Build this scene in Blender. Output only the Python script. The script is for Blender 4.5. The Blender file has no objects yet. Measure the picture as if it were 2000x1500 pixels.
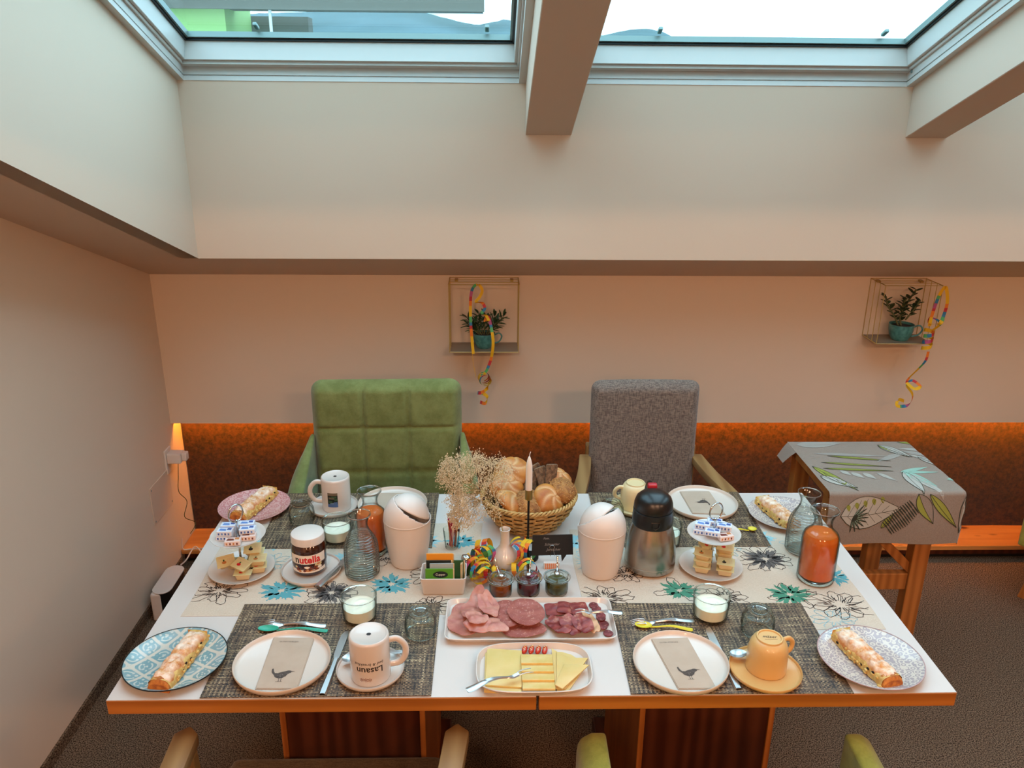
import bpy, bmesh, math, random
from mathutils import Vector, Matrix, noise as mnoise
PI = math.pi
rnd = random.Random(7)
scene = bpy.context.scene
COL = scene.collection
# ------------------------------------------------------------------ camera
CAM = Vector((-.0907, -1.3308, 1.8841))
th, ya, ro = .3406, .0265, .0088
fw = Vector((math.sin(ya) * math.cos(th), math.cos(ya) * math.cos(th), -math.sin(th)))
rt = Vector((math.cos(ya), -math.sin(ya), 0)); up = rt.cross(fw)
c_, s_ = math.cos(ro), math.sin(ro)
rt, up = c_ * rt + s_ * up, -s_ * rt + c_ * up
cd = bpy.data.cameras.new('camera'); cd.lens = 28.8; cd.sensor_width = 36; cd.clip_start = .05; cd.clip_end = 2000
cam = bpy.data.objects.new('camera', cd); COL.objects.link(cam)
mw = Matrix.Identity(4)
for i in range(3):
    mw[i][0] = rt[i]; mw[i][1] = up[i]; mw[i][2] = -fw[i]; mw[i][3] = CAM[i]
cam.matrix_world = mw
scene.camera = cam
# ------------------------------------------------------------------ sky, exposure
SKY_STRENGTH = 6.2
world = bpy.data.worlds.new('sky'); scene.world = world; world.use_nodes = True
nt = world.node_tree; nt.nodes.clear()
wo = nt.nodes.new('ShaderNodeOutputWorld'); bg = nt.nodes.new('ShaderNodeBackground')
tc = nt.nodes.new('ShaderNodeTexCoord'); mp = nt.nodes.new('ShaderNodeMapping'); mp.inputs['Scale'].default_value = (1, 1, 3.2)
nz = nt.nodes.new('ShaderNodeTexNoise'); nz.inputs['Scale'].default_value = 3.1; nz.inputs['Detail'].default_value = 6
cr = nt.nodes.new('ShaderNodeValToRGB')
cr.color_ramp.elements[0].position = .34; cr.color_ramp.elements[0].color = (.22, .45, .58, 1)
cr.color_ramp.elements[1].position = .46; cr.color_ramp.elements[1].color = (.72, .92, 1.12, 1)
nt.links.new(tc.outputs['Generated'], mp.inputs['Vector']); nt.links.new(mp.outputs[0], nz.inputs['Vector'])
nt.links.new(nz.outputs['Fac'], cr.inputs[0]); nt.links.new(cr.outputs[0], bg.inputs['Color'])
bg.inputs['Strength'].default_value = SKY_STRENGTH
nt.links.new(bg.outputs[0], wo.inputs[0])
scene.view_settings.view_transform = 'Standard'; scene.view_settings.look = 'None'
scene.view_settings.gamma = 1; scene.view_settings.use_curve_mapping = False
scene.view_settings.exposure = -0.24
scene.cycles.use_denoising = True
scene.cycles.max_bounces = 14; scene.cycles.diffuse_bounces = 6; scene.cycles.transmission_bounces = 10
scene.cycles.glossy_bounces = 5; scene.cycles.transparent_max_bounces = 16
scene.cycles.sample_clamp_indirect = 4.0

# ------------------------------------------------------------------ materials
def lin(h):
    h = h.lstrip('#'); o = []
    for i in (0, 2, 4):
        c = int(h[i:i + 2], 16) / 255
        o.append(c / 12.92 if c <= .04045 else ((c + .055) / 1.055) ** 2.4)
    return (*o, 1)
class NT:
    def __init__(s, name):
        s.m = bpy.data.materials.new(name); s.m.use_nodes = True; s.t = s.m.node_tree
        s.b = s.t.nodes['Principled BSDF']; s.out = s.t.nodes['Material Output']; s._tc = None
    def n(s, kind, **kw):
        x = s.t.nodes.new('ShaderNode' + kind)
        for k, v in kw.items(): setattr(x, k, v)
        return x
    def link(s, a, b): s.t.links.new(a, b)
    def co(s, scale=(1, 1, 1), rot=(0, 0, 0), kind='Object', loc=(0, 0, 0)):
        if not s._tc: s._tc = s.n('TexCoord')
        m = s.n('Mapping'); m.inputs['Scale'].default_value = scale; m.inputs['Rotation'].default_value = rot
        m.inputs['Location'].default_value = loc
        s.link(s._tc.outputs[kind], m.inputs['Vector']); return m.outputs[0]
    def noise(s, co, sc, det=3, rough=.5, dist=0):
        x = s.n('TexNoise'); s.link(co, x.inputs['Vector']); x.inputs['Scale'].default_value = sc
        x.inputs['Detail'].default_value = det; x.inputs['Roughness'].default_value = rough
        x.inputs['Distortion'].default_value = dist; return x.outputs['Fac']
    def wave(s, co, sc, dist=0, det=2, dirn='X', kind='BANDS', dsc=1):
        x = s.n('TexWave'); x.wave_type = kind
        if kind == 'BANDS': x.bands_direction = dirn
        s.link(co, x.inputs['Vector']); x.inputs['Scale'].default_value = sc
        x.inputs['Distortion'].default_value = dist; x.inputs['Detail'].default_value = det
        x.inputs['Detail Scale'].default_value = dsc; return x.outputs['Fac']
    def voro(s, co, sc, feature='F1', rand=1, out='Distance', metric='EUCLIDEAN'):
        x = s.n('TexVoronoi'); x.feature = feature; s.link(co, x.inputs['Vector'])
        if feature != 'DISTANCE_TO_EDGE': x.distance = metric
        x.inputs['Scale'].default_value = sc; x.inputs['Randomness'].default_value = rand; return x.outputs[out]
    def ramp(s, fac, stops):
        x = s.n('ValToRGB'); e = x.color_ramp.elements
        while len(e) < len(stops): e.new(.5)
        for el, (p, c) in zip(e, stops):
            el.position = p; el.color = lin(c) if isinstance(c, str) else (c, c, c, 1)
        s.link(fac, x.inputs[0]); return x.outputs[0]
    def mix(s, fac, a, b, mode='MIX'):
        x = s.n('Mix', data_type='RGBA', blend_type=mode)
        if isinstance(fac, (int, float)): x.inputs[0].default_value = fac
        else: s.link(fac, x.inputs[0])
        for i, v in ((6, a), (7, b)):
            if isinstance(v, str): x.inputs[i].default_value = lin(v)
            else: s.link(v, x.inputs[i])
        return x.outputs[2]
    def math(s, op, a, b=0.0):
        x = s.n('Math', operation=op)
        for i, v in ((0, a), (1, b)):
            if isinstance(v, (int, float)): x.inputs[i].default_value = v
            else: s.link(v, x.inputs[i])
        return x.outputs[0]
    def bump(s, h, st, dist=.002):
        x = s.n('Bump'); x.inputs['Strength'].default_value = st; x.inputs['Distance'].default_value = dist
        s.link(h, x.inputs['Height']); s.link(x.outputs[0], s.b.inputs['Normal'])
    def col(s, v):
        if isinstance(v, str): s.b.inputs['Base Color'].default_value = lin(v)
        else: s.link(v, s.b.inputs['Base Color'])
    def set(s, **kw):
        for k, v in kw.items():
            k = {'rough': 'Roughness', 'metal': 'Metallic', 'spec': 'Specular IOR Level', 'coat': 'Coat Weight', 'sheen': 'Sheen Weight',
                 'trans': 'Transmission Weight', 'ior': 'IOR', 'sss': 'Subsurface Weight'}[k]
            s.b.inputs[k].default_value = v
def plain(name, c, rough=.5, var=None, vs=30, bump=0, bs=200, **kw):
    m = NT(name); co = m.co()
    if var: m.col(m.mix(m.ramp(m.noise(co, vs, 4), [(.35, 0.), (.65, 1.)]), c, var))
    else: m.col(c)
    m.set(rough=rough, **kw)
    if bump: m.bump(m.noise(co, bs, 3), bump)
    return m.m
def wood(name, c1, c2, axis='X', sc=1.0, rough=.45, knots=False):
    m = NT(name); st = {'X': (1.2, 14, 14), 'Y': (14, 1.2, 14), 'Z': (14, 14, 1.2)}[axis]
    st = tuple(v * sc for v in st); co = m.co(scale=st)
    g = m.noise(co, 3, 5, .6, .8); r = m.wave(m.co(scale=tuple(v * .5 for v in st)), 2.2, 5, 3, {'X': 'Z', 'Y': 'X', 'Z': 'X'}[axis])
    f = m.math('ADD', m.math('MULTIPLY', g, .6), m.math('MULTIPLY', r, .4))
    c = m.mix(m.ramp(f, [(.3, 0.), (.7, 1.)]), c1, c2)
    if knots:
        v = m.voro(m.co(scale=(3, 7, 3)), 1.6); k = m.ramp(v, [(.07, 1.), (.15, 0.)]); c = m.mix(k, c, '#5a2408')
    m.col(c); m.set(rough=rough); m.bump(f, .15, .001); return m.m
MT = {}
MT['wall'] = plain('wall_paint', '#d2c0ad', .9, bump=.04, bs=500)
MT['wallc'] = plain('ceiling_paint', '#c8b4a2', .9, bump=.04, bs=500)
MT['frame'] = plain('white_lacquer', '#c2c2be', .35)
MT['seal'] = plain('black_rubber', '#0b1012', .5)
MT['spacer'] = plain('grey_aluminium', '#7f9290', .4, metal=.5)
def carpet():
    m = NT('carpet'); co = m.co()
    m.col(m.mix(m.ramp(m.noise(co, 270, 3), [(.38, 0.), (.62, 1.)]), '#2a1f18', '#8a7460')); m.set(rough=1, spec=.1)
    m.bump(m.noise(co, 500, 2), .8, .004); return m.m
MT['carpet'] = carpet()
def velvet(name, c1, c2, sc=55, rough=.85, sheen=.4, bs=600):
    m = NT(name); co = m.co()
    a = m.noise(co, sc, 8, .75); m.col(m.mix(m.ramp(a, [(.38, 0.), (.62, 1.)]), c1, c2)); m.set(rough=rough, sheen=sheen, spec=.15)
    m.bump(m.noise(co, bs, 3), .35, .002); return m.m
MT['velvet'] = velvet('rust_velvet', '#201004', '#4f2a0a')
MT['green'] = velvet('green_suede', '#656e3c', '#7a8450', 14, sheen=.25)
MT['olive'] = velvet('olive_suede', '#7d7a2c', '#96913c', 14, sheen=.25)
def cloth(name, c1, c2, sc=700):
    m = NT(name); co = m.co()
    w = m.math('ADD', m.noise(m.co(scale=(1, 1, .22)), sc, 2), m.noise(m.co(scale=(.22, 1, 1)), sc, 2))
    m.col(m.mix(m.ramp(m.math('MULTIPLY', w, .5), [(.40, 0.), (.60, 1.)]), c1, c2)); m.set(rough=.95, spec=.1, sheen=.2)
    m.bump(w, .4, .001); return m.m
MT['grey'] = cloth('grey_fabric', '#5c534e', '#84786f', 300)
MT['brown_fab'] = cloth('brown_fabric', '#54432f', '#6b5840', 300)
MT['beech'] = wood('beech_wood', '#836039', '#98764a', 'Y', .5)
MT['beechz'] = wood('beech_wood_upright', '#7d5c33', '#937045', 'Z', .5)
MT['fir_edge'] = wood('fir_edge', '#8f5418', '#ab6c28', 'X', .6)
MT['fir'] = wood('fir_panel', '#3b190f', '#522818', 'Z', .5, .35)
MT['fir_light'] = wood('fir_stile', '#8a4b1c', '#a8652c', 'Z')
MT['pine'] = wood('pine_seat', '#b9773a', '#d0904e', 'X', .8, .35, knots=True)
MT['side'] = wood('side_table_wood', '#8a5524', '#a86d35', 'Z', .8)
MT['laminate'] = plain('white_laminate', '#c9c1bb', .28)
MT['white'] = plain('white_porcelain', '#cdc4bc', .22, coat=.3)
MT['rimw'] = plain('matt_stoneware', '#c9b8a8', .4, coat=.1)
MT['platew'] = plain('offwhite_glaze', '#cdc3b9', .25, coat=.2)
MT['plastic'] = plain('white_plastic', '#d2c9c2', .38)
MT['peach'] = plain('cream_glaze', '#cfa568', .35, coat=.2)
MT['cream'] = plain('yellow_cream_glaze', '#d6c295', .35, coat=.2)
MT['steel'] = plain('cutlery_steel', '#bfc0c1', .28, metal=1)
MT['bsteel'] = plain('brushed_steel', '#aaa49c', .27, metal=1)
MT['chrome'] = plain('chrome', '#c8cacc', .08, metal=1)
MT['brass'] = plain('brass', '#b08d50', .3, metal=1)
MT['gold_wire'] = plain('gold_wire', '#c2a868', .4, metal=.4)
MT['black'] = plain('black_plastic', '#0c0d0f', .3)
MT['slate'] = plain('black_board', '#08080a', .7)
MT['blackmetal'] = plain('black_metal', '#0d0808', .45, metal=.4)
MT['red'] = plain('red_plastic', '#a81f2e', .35)
MT['turq'] = plain('turquoise_plastic', '#2f9f86', .4)
MT['yellowp'] = plain('yellow_plastic', '#cfc22e', .4)
MT['ink'] = plain('dark_ink', '#241c1a', .6)
MT['inkgrey'] = plain('grey_ink', '#5c5450', .7)
MT['teal'] = plain('teal_print', '#4f939c', .85)
MT['greenp'] = plain('green_print', '#3f7f66', .85)
MT['bluep'] = plain('pale_blue_print', '#8fb7bd', .85)
MT['wax'] = plain('white_wax', '#e2d8d0', .45, sss=.15)
MT['yog'] = plain('yoghurt', '#e9e6cf', .4, var='#efe9d8', vs=60)
MT['juice'] = plain('carrot_orange_juice', '#c9560a', .35, var='#d2640f', vs=25)
MT['tin'] = plain('shelf_sheet', '#8d7d6b', .5, metal=.3)
MT['tealcup'] = plain('teal_glaze', '#2f6767', .35, var='#4f8a86', vs=70, coat=.3)
MT['soil'] = plain('potting_soil', '#22150e', 1, bump=.8, bs=150)
MT['leafd'] = plain('dark_leaf', '#1c3a1e', .45, var='#2d4f2a', vs=50)
MT['leafd2'] = plain('dark_oval_leaf', '#22361f', .45, var='#35492a', vs=50)
MT['stemw'] = plain('plant_stem', '#5b5a35', .7)
MT['chalk'] = plain('chalk', '#8a8683', .9)
MT['napkin'] = plain('kraft_paper', '#b3a08e', .9, var='#ad9986', vs=20, bump=.1)
MT['umbel'] = plain('dried_umbel', '#dbcfb4', .95, var='#bfae8a', vs=60)
MT['drystem'] = plain('dried_stem', '#a8966a', .9)
MT['berry'] = plain('dark_seed', '#2a0c12', .6)
MT['choc'] = plain('hazelnut_spread', '#34140a', .15, coat=.6)
MT['labelw'] = plain('label_white', '#e6ddd0', .5)
MT['redink'] = plain('red_ink', '#c4121c', .5)
MT['tanink'] = plain('toast_print', '#b5733a', .6)
MT['brownink'] = plain('brown_print', '#6a2a14', .6)
MT['foil'] = plain('butter_wrap', '#cfd6e2', .4)
MT['blueink'] = plain('blue_print', '#5c82c0', .5)
MT['blueink2'] = plain('dark_blue_print', '#2f4f96', .5)
MT['pinkpack'] = plain('pinkish_wrap', '#d6c0b8', .45)
MT['honeytub'] = plain('cream_tub', '#cdb98d', .4)
MT['honeylid'] = plain('cream_lid', '#cfc593', .45)
MT['teagreen'] = plain('tea_green', '#4a8a14', .5)
MT['teadark'] = plain('tea_dark_green', '#1d4a1e', .5)
MT['teaorange'] = plain('tea_orange', '#dc9426', .5)
MT['teagrey'] = plain('tea_grey', '#9aa9b0', .5)
MT['teablack'] = plain('tea_black', '#10160f', .5)
MT['paper'] = plain('cream_paper', '#cbb690', .8)
for nm, c in (('sy', '#d9a80c'), ('so', '#d8701a'), ('sr', '#b2262c'), ('sb', '#2b6f94'), ('sg', '#4f9e5c'), ('sp', '#a84a78')):
    MT[nm] = plain('streamer_' + {'sy': 'yellow', 'so': 'orange', 'sr': 'red', 'sb': 'blue', 'sg': 'green', 'sp': 'pink'}[nm], c, .7)
def glass(name, tint='#e3efec', edge='#4a5f5c', gl=.10):
    m = NT(name); t = m.t; t.nodes.remove(m.b)
    lw = m.n('LayerWeight'); lw.inputs['Blend'].default_value = .5
    tr = m.n('BsdfTransparent'); gls = m.n('BsdfGlossy'); gls.inputs['Roughness'].default_value = .03
    c = m.mix(m.ramp(lw.outputs['Facing'], [(.5, 0.), (.97, 1.)]), tint, edge); m.link(c, tr.inputs['Color'])
    f = m.math('ADD', m.math('MULTIPLY', m.math('POWER', lw.outputs['Facing'], 4.0), .42), .035)
    mx = m.n('MixShader'); m.link(f, mx.inputs[0]); m.link(tr.outputs[0], mx.inputs[1]); m.link(gls.outputs[0], mx.inputs[2])
    m.link(mx.outputs[0], m.out.inputs[0]); return m.m
MT['glass'] = glass('clear_glass', '#fafdfc', '#71827f', .10)
MT['pane'] = glass('window_glass', '#eef8f7', '#9fc4c0', .02)
def solidglass():
    m = NT('thick_glass'); m.col('#f2f7f6'); m.set(rough=.02, trans=1, ior=1.45); return m.m
MT['tglass'] = solidglass()
def amber(name, c):
    m = NT(name); m.col(c); m.set(rough=.2, coat=.3); return m.m
MT['jam1'] = plain('amber_jam', '#8f4a14', .2, var='#6e3510', vs=80); MT['jam2'] = plain('red_jam', '#5c0d18', .2, var='#3e0810', vs=80)
MT['jam3'] = plain('green_chutney', '#56501c', .25, var='#3c3a14', vs=80)
def weave():
    m = NT('woven_vinyl'); co = m.co()
    wx = m.math('GREATER_THAN', m.wave(m.co(), 90, 1.2, 2, 'X', dsc=3), .5); wy = m.wave(m.co(), 120, 1.5, 2, 'Y', dsc=3)
    chk = m.n('TexChecker'); m.link(m.co(scale=(1, 1, 0)), chk.inputs['Vector']); chk.inputs['Scale'].default_value = 230
    a = m.noise(m.co(scale=(210, 14, 1)), 1, 2); b = m.noise(m.co(scale=(14, 210, 1)), 1, 2)
    ca = m.ramp(a, [(.34, '#120c09'), (.45, '#4d3a2a'), (.56, '#7b6347'), (.70, '#b09a78')])
    cb = m.ramp(b, [(.36, '#0e0907'), (.47, '#3c2f26'), (.60, '#7a6850'), (.72, '#bda882')])
    m.col(m.mix(chk.outputs['Fac'], ca, cb)); m.set(rough=.6)
    m.bump(m.math('ADD', chk.outputs['Fac'], m.math('ADD', a, b)), .5, .001); return m.m
MT['weave'] = weave()
MT['linen'] = cloth('cream_linen', '#bdab98', '#cabaa8', 900)
MT['sidecloth'] = cloth('taupe_linen', '#83766b', '#8f8277', 900)
def blueplate():
    m = NT('blue_tile_glaze'); R = (0, 0, .55); co = m.co(scale=(1, 1, 0), rot=R)
    v = m.voro(co, 24, rand=0, metric='CHEBYCHEV'); e = m.ramp(v, [(.40, 0.), (.44, 1.)])
    v2 = m.voro(co, 24, rand=0); ring = m.math('SINE', m.math('MULTIPLY', v2, 26))
    v3 = m.voro(co, 95, rand=.35); dots = m.ramp(v3, [(.28, 1.), (.38, 0.)])
    sel = m.n('TexChecker'); m.link(co, sel.inputs['Vector']); sel.inputs['Scale'].default_value = 24
    a = m.ramp(ring, [(.45, 0.), (.55, 1.)]); b = m.mix(sel.outputs['Fac'], a, dots)
    c = m.mix(b, '#6f969e', '#b7c0ba'); c = m.mix(e, c, '#c3beb1')
    c = m.mix(m.ramp(m.noise(co, 30, 2), [(.4, 0.), (.7, .35)]), c, '#a9b3b6')
    m.col(c); m.set(rough=.2, coat=.4); return m.m
MT['blueplate'] = blueplate()
def swirl(name, c1, c2, sc=42, fr=17):
    m = NT(name); co = m.co(scale=(1, 1, 0)); d = m.noise(co, 18, 2)
    v = m.voro(co, sc, rand=.8); r = m.math('SINE', m.math('MULTIPLY', v, fr)); f = m.ramp(m.math('ADD', r, m.math('MULTIPLY', d, .6)), [(.25, 0.), (.55, 1.)])
    m.col(m.mix(f, c1, c2)); m.set(rough=.22, coat=.4); return m.m
MT['greyplate'] = swirl('grey_paisley_glaze', '#a0979a', '#c6bdb2', 85, 15)
MT['pinkplate'] = swirl('pink_dotted_glaze', '#b97f80', '#c9a09e', 60, 20)
MT['rimblack'] = plain('black_rim', '#0d1416', .3); MT['rimpink'] = plain('mauve_rim', '#a98b8a', .3)
def crust():
    m = NT('sugar_dusted_crust'); co = m.co(); g = m.n('NewGeometry')
    a = m.noise(co, 70, 5, .7); sug = m.noise(co, 45, 4, .6)
    c = m.mix(m.ramp(a, [(.35, 0.), (.65, 1.)]), '#b9692a', '#d9a468')
    sep = m.n('SeparateXYZ'); m.link(g.outputs['Normal'], sep.inputs[0])
    f = m.math('MULTIPLY', m.ramp(sep.outputs[2], [(.3, 0.), (.85, 1.)]), m.ramp(sug, [(.34, 0.), (.58, .95)]))
    m.col(m.mix(f, c, '#ead8c6')); m.set(rough=.8); m.bump(a, .6, .003); return m.m
MT['crust'] = crust()
MT['filling'] = plain('apple_filling', '#d3b36a', .6, var='#b98f48', vs=90, bump=.7, bs=120)
MT['endcrust'] = plain('baked_end', '#c07a2e', .7, var='#8d4a18', vs=90, bump=.5, bs=150)
def roll():
    m = NT('baked_roll'); at = m.n('Attribute', attribute_name='g'); co = m.co(); a = m.noise(co, 22, 4)
    c = m.mix(m.ramp(a, [(.35, 0.), (.65, 1.)]), '#9c5518', '#bd7a30'); m.col(m.mix(at.outputs['Fac'], c, '#e0be8e'))
    m.set(rough=.55); m.bump(m.noise(co, 140, 3), .15, .002); return m.m
MT['roll'] = roll()
MT['grain'] = plain('grain_crust', '#7a4a22', .75, var='#a87438', vs=60, bump=.7, bs=120)
MT['seed'] = plain('oat_seed', '#c09050', .7, var='#8a5526', vs=200)
MT['ryeb'] = plain('rye_crumb', '#86694f', .9, var='#54402e', vs=140, bump=.8, bs=220)
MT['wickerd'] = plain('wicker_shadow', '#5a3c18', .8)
MT['wicker'] = plain('wicker', '#c09a5c', .6, var='#a67c40', vs=90)
def meat(name, c1, c2, c3, sc=120, spot=.4):
    m = NT(name); co = m.co(); a = m.noise(co, sc, 5, .7); b = m.noise(m.co(scale=(1, 2.2, 1)), 22, 3)
    c = m.mix(m.ramp(b, [(.38, 0.), (.62, 1.)]), c1, c2); c = m.mix(m.ramp(a, [(.56, 0.), (.66, spot)]), c, c3)
    m.col(c); m.set(rough=.38, spec=.4, sss=.05); m.bump(a, .25, .001); return m.m
MT['ham'] = meat('cooked_ham', '#a9645a', '#bd8070', '#d2a892', 60, .3)
MT['salami'] = meat('salami', '#8f4a42', '#a05a50', '#cc9a8a', 190, .85)
MT['speck'] = meat('smoked_speck', '#6a2022', '#93403a', '#c08a6c', 50, .5)
MT['speckfat'] = plain('speck_fat', '#c79a72', .4)
MT['saus'] = meat('dry_sausage', '#5a1c22', '#772e30', '#b07a74', 210, .8)
MT['cheese1'] = plain('butter_cheese', '#d6ba78', .45, var='#d0b26a', vs=25, sss=.1)
MT['cheese2'] = plain('soft_cheese', '#d8be80', .45, var='#cfae64', vs=40, sss=.1)
MT['cheese3'] = plain('pale_hard_cheese', '#d3b06a', .45, var='#d6b878', vs=25, sss=.1)
MT['rind'] = plain('cheese_rind', '#c08b3e', .6)
MT['tomato'] = plain('tomato', '#a81a10', .2, var='#c03a20', vs=120, coat=.5)
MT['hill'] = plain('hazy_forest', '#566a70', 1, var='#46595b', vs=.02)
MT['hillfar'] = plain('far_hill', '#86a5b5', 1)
MT['housegreen'] = plain('green_render', '#8fae6c', .9)
MT['eave'] = plain('eave_boards', '#5a5850', .9)
MT['emit'] = None
def emit(name, c, s):
    m = bpy.data.materials.new(name); m.use_nodes = True; t = m.node_tree; t.nodes.clear()
    e = t.nodes.new('ShaderNodeEmission'); o = t.nodes.new('ShaderNodeOutputMaterial'); e.inputs[0].default_value = lin(c); e.inputs[1].default_value = s
    t.links.new(e.outputs[0], o.inputs[0]); return m
MT['led'] = emit('amber_led', '#ff9a34', 130); MT['lampglow'] = emit('unseen_lamp_glow', '#ffb070', 6)

# ------------------------------------------------------------------ mesh helpers
class MB:
    def __init__(s): s.v = []; s.f = []; s.m = []; s.T = Matrix.Identity(4)
    def add(s, vs, fs, mi=0):
        o = len(s.v); s.v += [tuple(s.T @ Vector(p)) for p in vs]
        for f in fs: s.f.append(tuple(i + o for i in f)); s.m.append(mi)
        return s
    def box(s, x0, x1, y0, y1, z0, z1, mi=0):
        return s.add([(x0, y0, z0), (x1, y0, z0), (x1, y1, z0), (x0, y1, z0), (x0, y0, z1), (x1, y0, z1), (x1, y1, z1), (x0, y1, z1)],
                     [(0, 3, 2, 1), (4, 5, 6, 7), (0, 1, 5, 4), (1, 2, 6, 5), (2, 3, 7, 6), (3, 0, 4, 7)], mi)
    def lathe(s, prof, seg=48, mi=0, sx=1, sy=1, mats=None):
        vs = []; rows = []
        for r, z in prof:
            if r < 1e-6: rows.append([len(vs)]); vs.append((0, 0, z))
            else:
                rows.append([len(vs) + k for k in range(seg)])
                vs += [(r * sx * math.cos(2 * PI * k / seg), r * sy * math.sin(2 * PI * k / seg), z) for k in range(seg)]
        for i in range(len(rows) - 1):
            a, b = rows[i], rows[i + 1]; fs = []
            for k in range(seg):
                k2 = (k + 1) % seg
                if len(a) == 1 and len(b) == 1: continue
                if len(a) == 1: fs.append((a[0], b[k2], b[k]))
                elif len(b) == 1: fs.append((a[k], a[k2], b[0]))
                else: fs.append((a[k], a[k2], b[k2], b[k]))
            o = len(s.v)
            for f in fs: s.f.append(tuple(j + o for j in f)); s.m.append(mats[i] if mats else mi)
        s.v += [tuple(s.T @ Vector(p)) for p in vs]
        return s
    def tube(s, pts, r, seg=8, mi=0, closed=False, cap=True, sy=1.0):
        P = [Vector(p) for p in pts]; n = len(P); rr = r if isinstance(r, (list, tuple)) else [r] * n
        vs = []; ref = None
        for i in range(n):
            a = P[(i - 1) % n] if (closed or i > 0) else P[i]; b = P[(i + 1) % n] if (closed or i < n - 1) else P[i]
            t = (b - a).normalized()
            if ref is None: ref = t.orthogonal().normalized() if abs(t.z) > .9 else t.cross(Vector((0, 0, 1))).normalized()
            ref = (ref - t * ref.dot(t)).normalized(); bi = t.cross(ref)
            for k in range(seg):
                an = 2 * PI * k / seg; vs.append(tuple(P[i] + rr[i] * (math.cos(an) * ref + sy * math.sin(an) * bi)))
        fs = []
        for i in range(n if closed else n - 1):
            j = (i + 1) % n
            for k in range(seg): k2 = (k + 1) % seg; fs.append((i * seg + k, i * seg + k2, j * seg + k2, j * seg + k))
        if cap and not closed: fs.append(tuple(range(seg))[::-1]); fs.append(tuple((n - 1) * seg + k for k in range(seg)))
        return s.add(vs, fs, mi)
    def prism(s, out, z0, z1, mi=0):
        n = len(out); vs = [(x, y, z0) for x, y in out] + [(x, y, z1) for x, y in out]
        fs = [tuple(range(n))[::-1], tuple(range(n, 2 * n))] + [(i, (i + 1) % n, n + (i + 1) % n, n + i) for i in range(n)]
        return s.add(vs, fs, mi)
    def sheet(s, fn, nu, nv, off=None, mi=0, mf=None, close_u=False):
        """grid surface fn(u,v); off = vector (or function) to the second face -> closed thin solid"""
        vs = []; fs = []; W = nu if close_u else nu + 1
        for j in range(nv + 1):
            for i in range(W): vs.append(tuple(fn(i / nu, j / nv)))
        def idx(i, j): return j * W + (i % W if close_u else i)
        q = [(idx(i, j), idx(i + 1, j), idx(i + 1, j + 1), idx(i, j + 1)) for j in range(nv) for i in range(nu)]
        ms = [mf(i / nu, j / nv) if mf else mi for j in range(nv) for i in range(nu)]
        fs = list(q); mm = list(ms)
        if off is not None:
            n = len(vs)
            for j in range(nv + 1):
                for i in range(W):
                    o = off(i / nu, j / nv) if callable(off) else off; p = vs[idx(i, j)]
                    vs.append((p[0] + o[0], p[1] + o[1], p[2] + o[2]))
            fs += [tuple(n + k for k in f[::-1]) for f in q]; mm += ms
            for i in range(nu):
                for j, fl in ((0, 1), (nv, 0)):
                    a, b = idx(i, j), idx(i + 1, j); f = (a, n + a, n + b, b) if fl else (a, b, n + b, n + a); fs.append(f); mm.append(mi)
            if not close_u:
                for j in range(nv):
                    for i, fl in ((0, 0), (nu, 1)):
                        a, b = idx(i, j), idx(i, j + 1); f = (a, n + a, n + b, b) if fl else (a, b, n + b, n + a); fs.append(f); mm.append(mi)
        o = len(s.v); s.v += [tuple(s.T @ Vector(p)) for p in vs]
        for f, m_ in zip(fs, mm): s.f.append(tuple(k + o for k in f)); s.m.append(m_)
        return s
    def poly(s, pts, mi=0): return s.add(pts, [tuple(range(len(pts)))], mi)
    def stroke(s, pts, w, mi=0, z=0, zf=None, clip=None):
        """flat printed line on z"""
        for a, b in zip(pts[:-1], pts[1:]):
            if clip and not (clip(*a) and clip(*b)): continue
            d = Vector((b[0] - a[0], b[1] - a[1]))
            if d.length < 1e-6: continue
            d.normalize(); n = Vector((-d.y, d.x)) * w / 2; e = d * w * .3
            q = [(a[0] - n.x - e.x, a[1] - n.y - e.y), (b[0] - n.x + e.x, b[1] - n.y + e.y), (b[0] + n.x + e.x, b[1] + n.y + e.y), (a[0] + n.x - e.x, a[1] + n.y - e.y)]
            s.add([(x, y, z) for x, y in q], [(0, 1, 2, 3)], mi)
        return s
    def ellipsoid(s, c, r, seg=12, rings=8, mi=0):
        T = s.T; s.T = T @ Matrix.Translation(c)
        s.lathe([(math.cos(a) * 1, math.sin(a) * r[2]) if abs(abs(a) - PI / 2) > 1e-3 else (0, math.sin(a) * r[2]) for a in [(-PI / 2 + PI * i / rings) for i in range(rings + 1)]], seg, mi, r[0], r[1])
        s.T = T; return s
    def build(s, name, mats, parent=None, loc=None, rz=0, smooth=None, bevel=0, bseg=2, fix=False, rot=None, sub=0):
        me = bpy.data.meshes.new(name); me.from_pydata(s.v, [], s.f)
        if not isinstance(mats, (list, tuple)): mats = [mats]
        for m in mats: me.materials.append(MT[m] if isinstance(m, str) else m)
        me.polygons.foreach_set('material_index', s.m)
        if bevel or fix:
            bm = bmesh.new(); bm.from_mesh(me)
            if fix: bmesh.ops.remove_doubles(bm, verts=bm.verts, dist=1e-5); bmesh.ops.recalc_face_normals(bm, faces=bm.faces)
            if bevel:
                es = [e for e in bm.edges if len(e.link_faces) == 2 and e.calc_face_angle(0) > .5]
                bmesh.ops.bevel(bm, geom=es, offset=bevel, segments=bseg, profile=.5, affect='EDGES', clamp_overlap=True)
            bm.to_mesh(me); bm.free()
        if smooth is not None:
            me.shade_smooth(); me.set_sharp_from_angle(angle=math.radians(smooth))
        o = bpy.data.objects.new(name, me); COL.objects.link(o)
        if parent: o.parent = parent
        if loc is not None: o.location = loc
        o.rotation_euler = rot if rot else (0, 0, rz)
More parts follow.
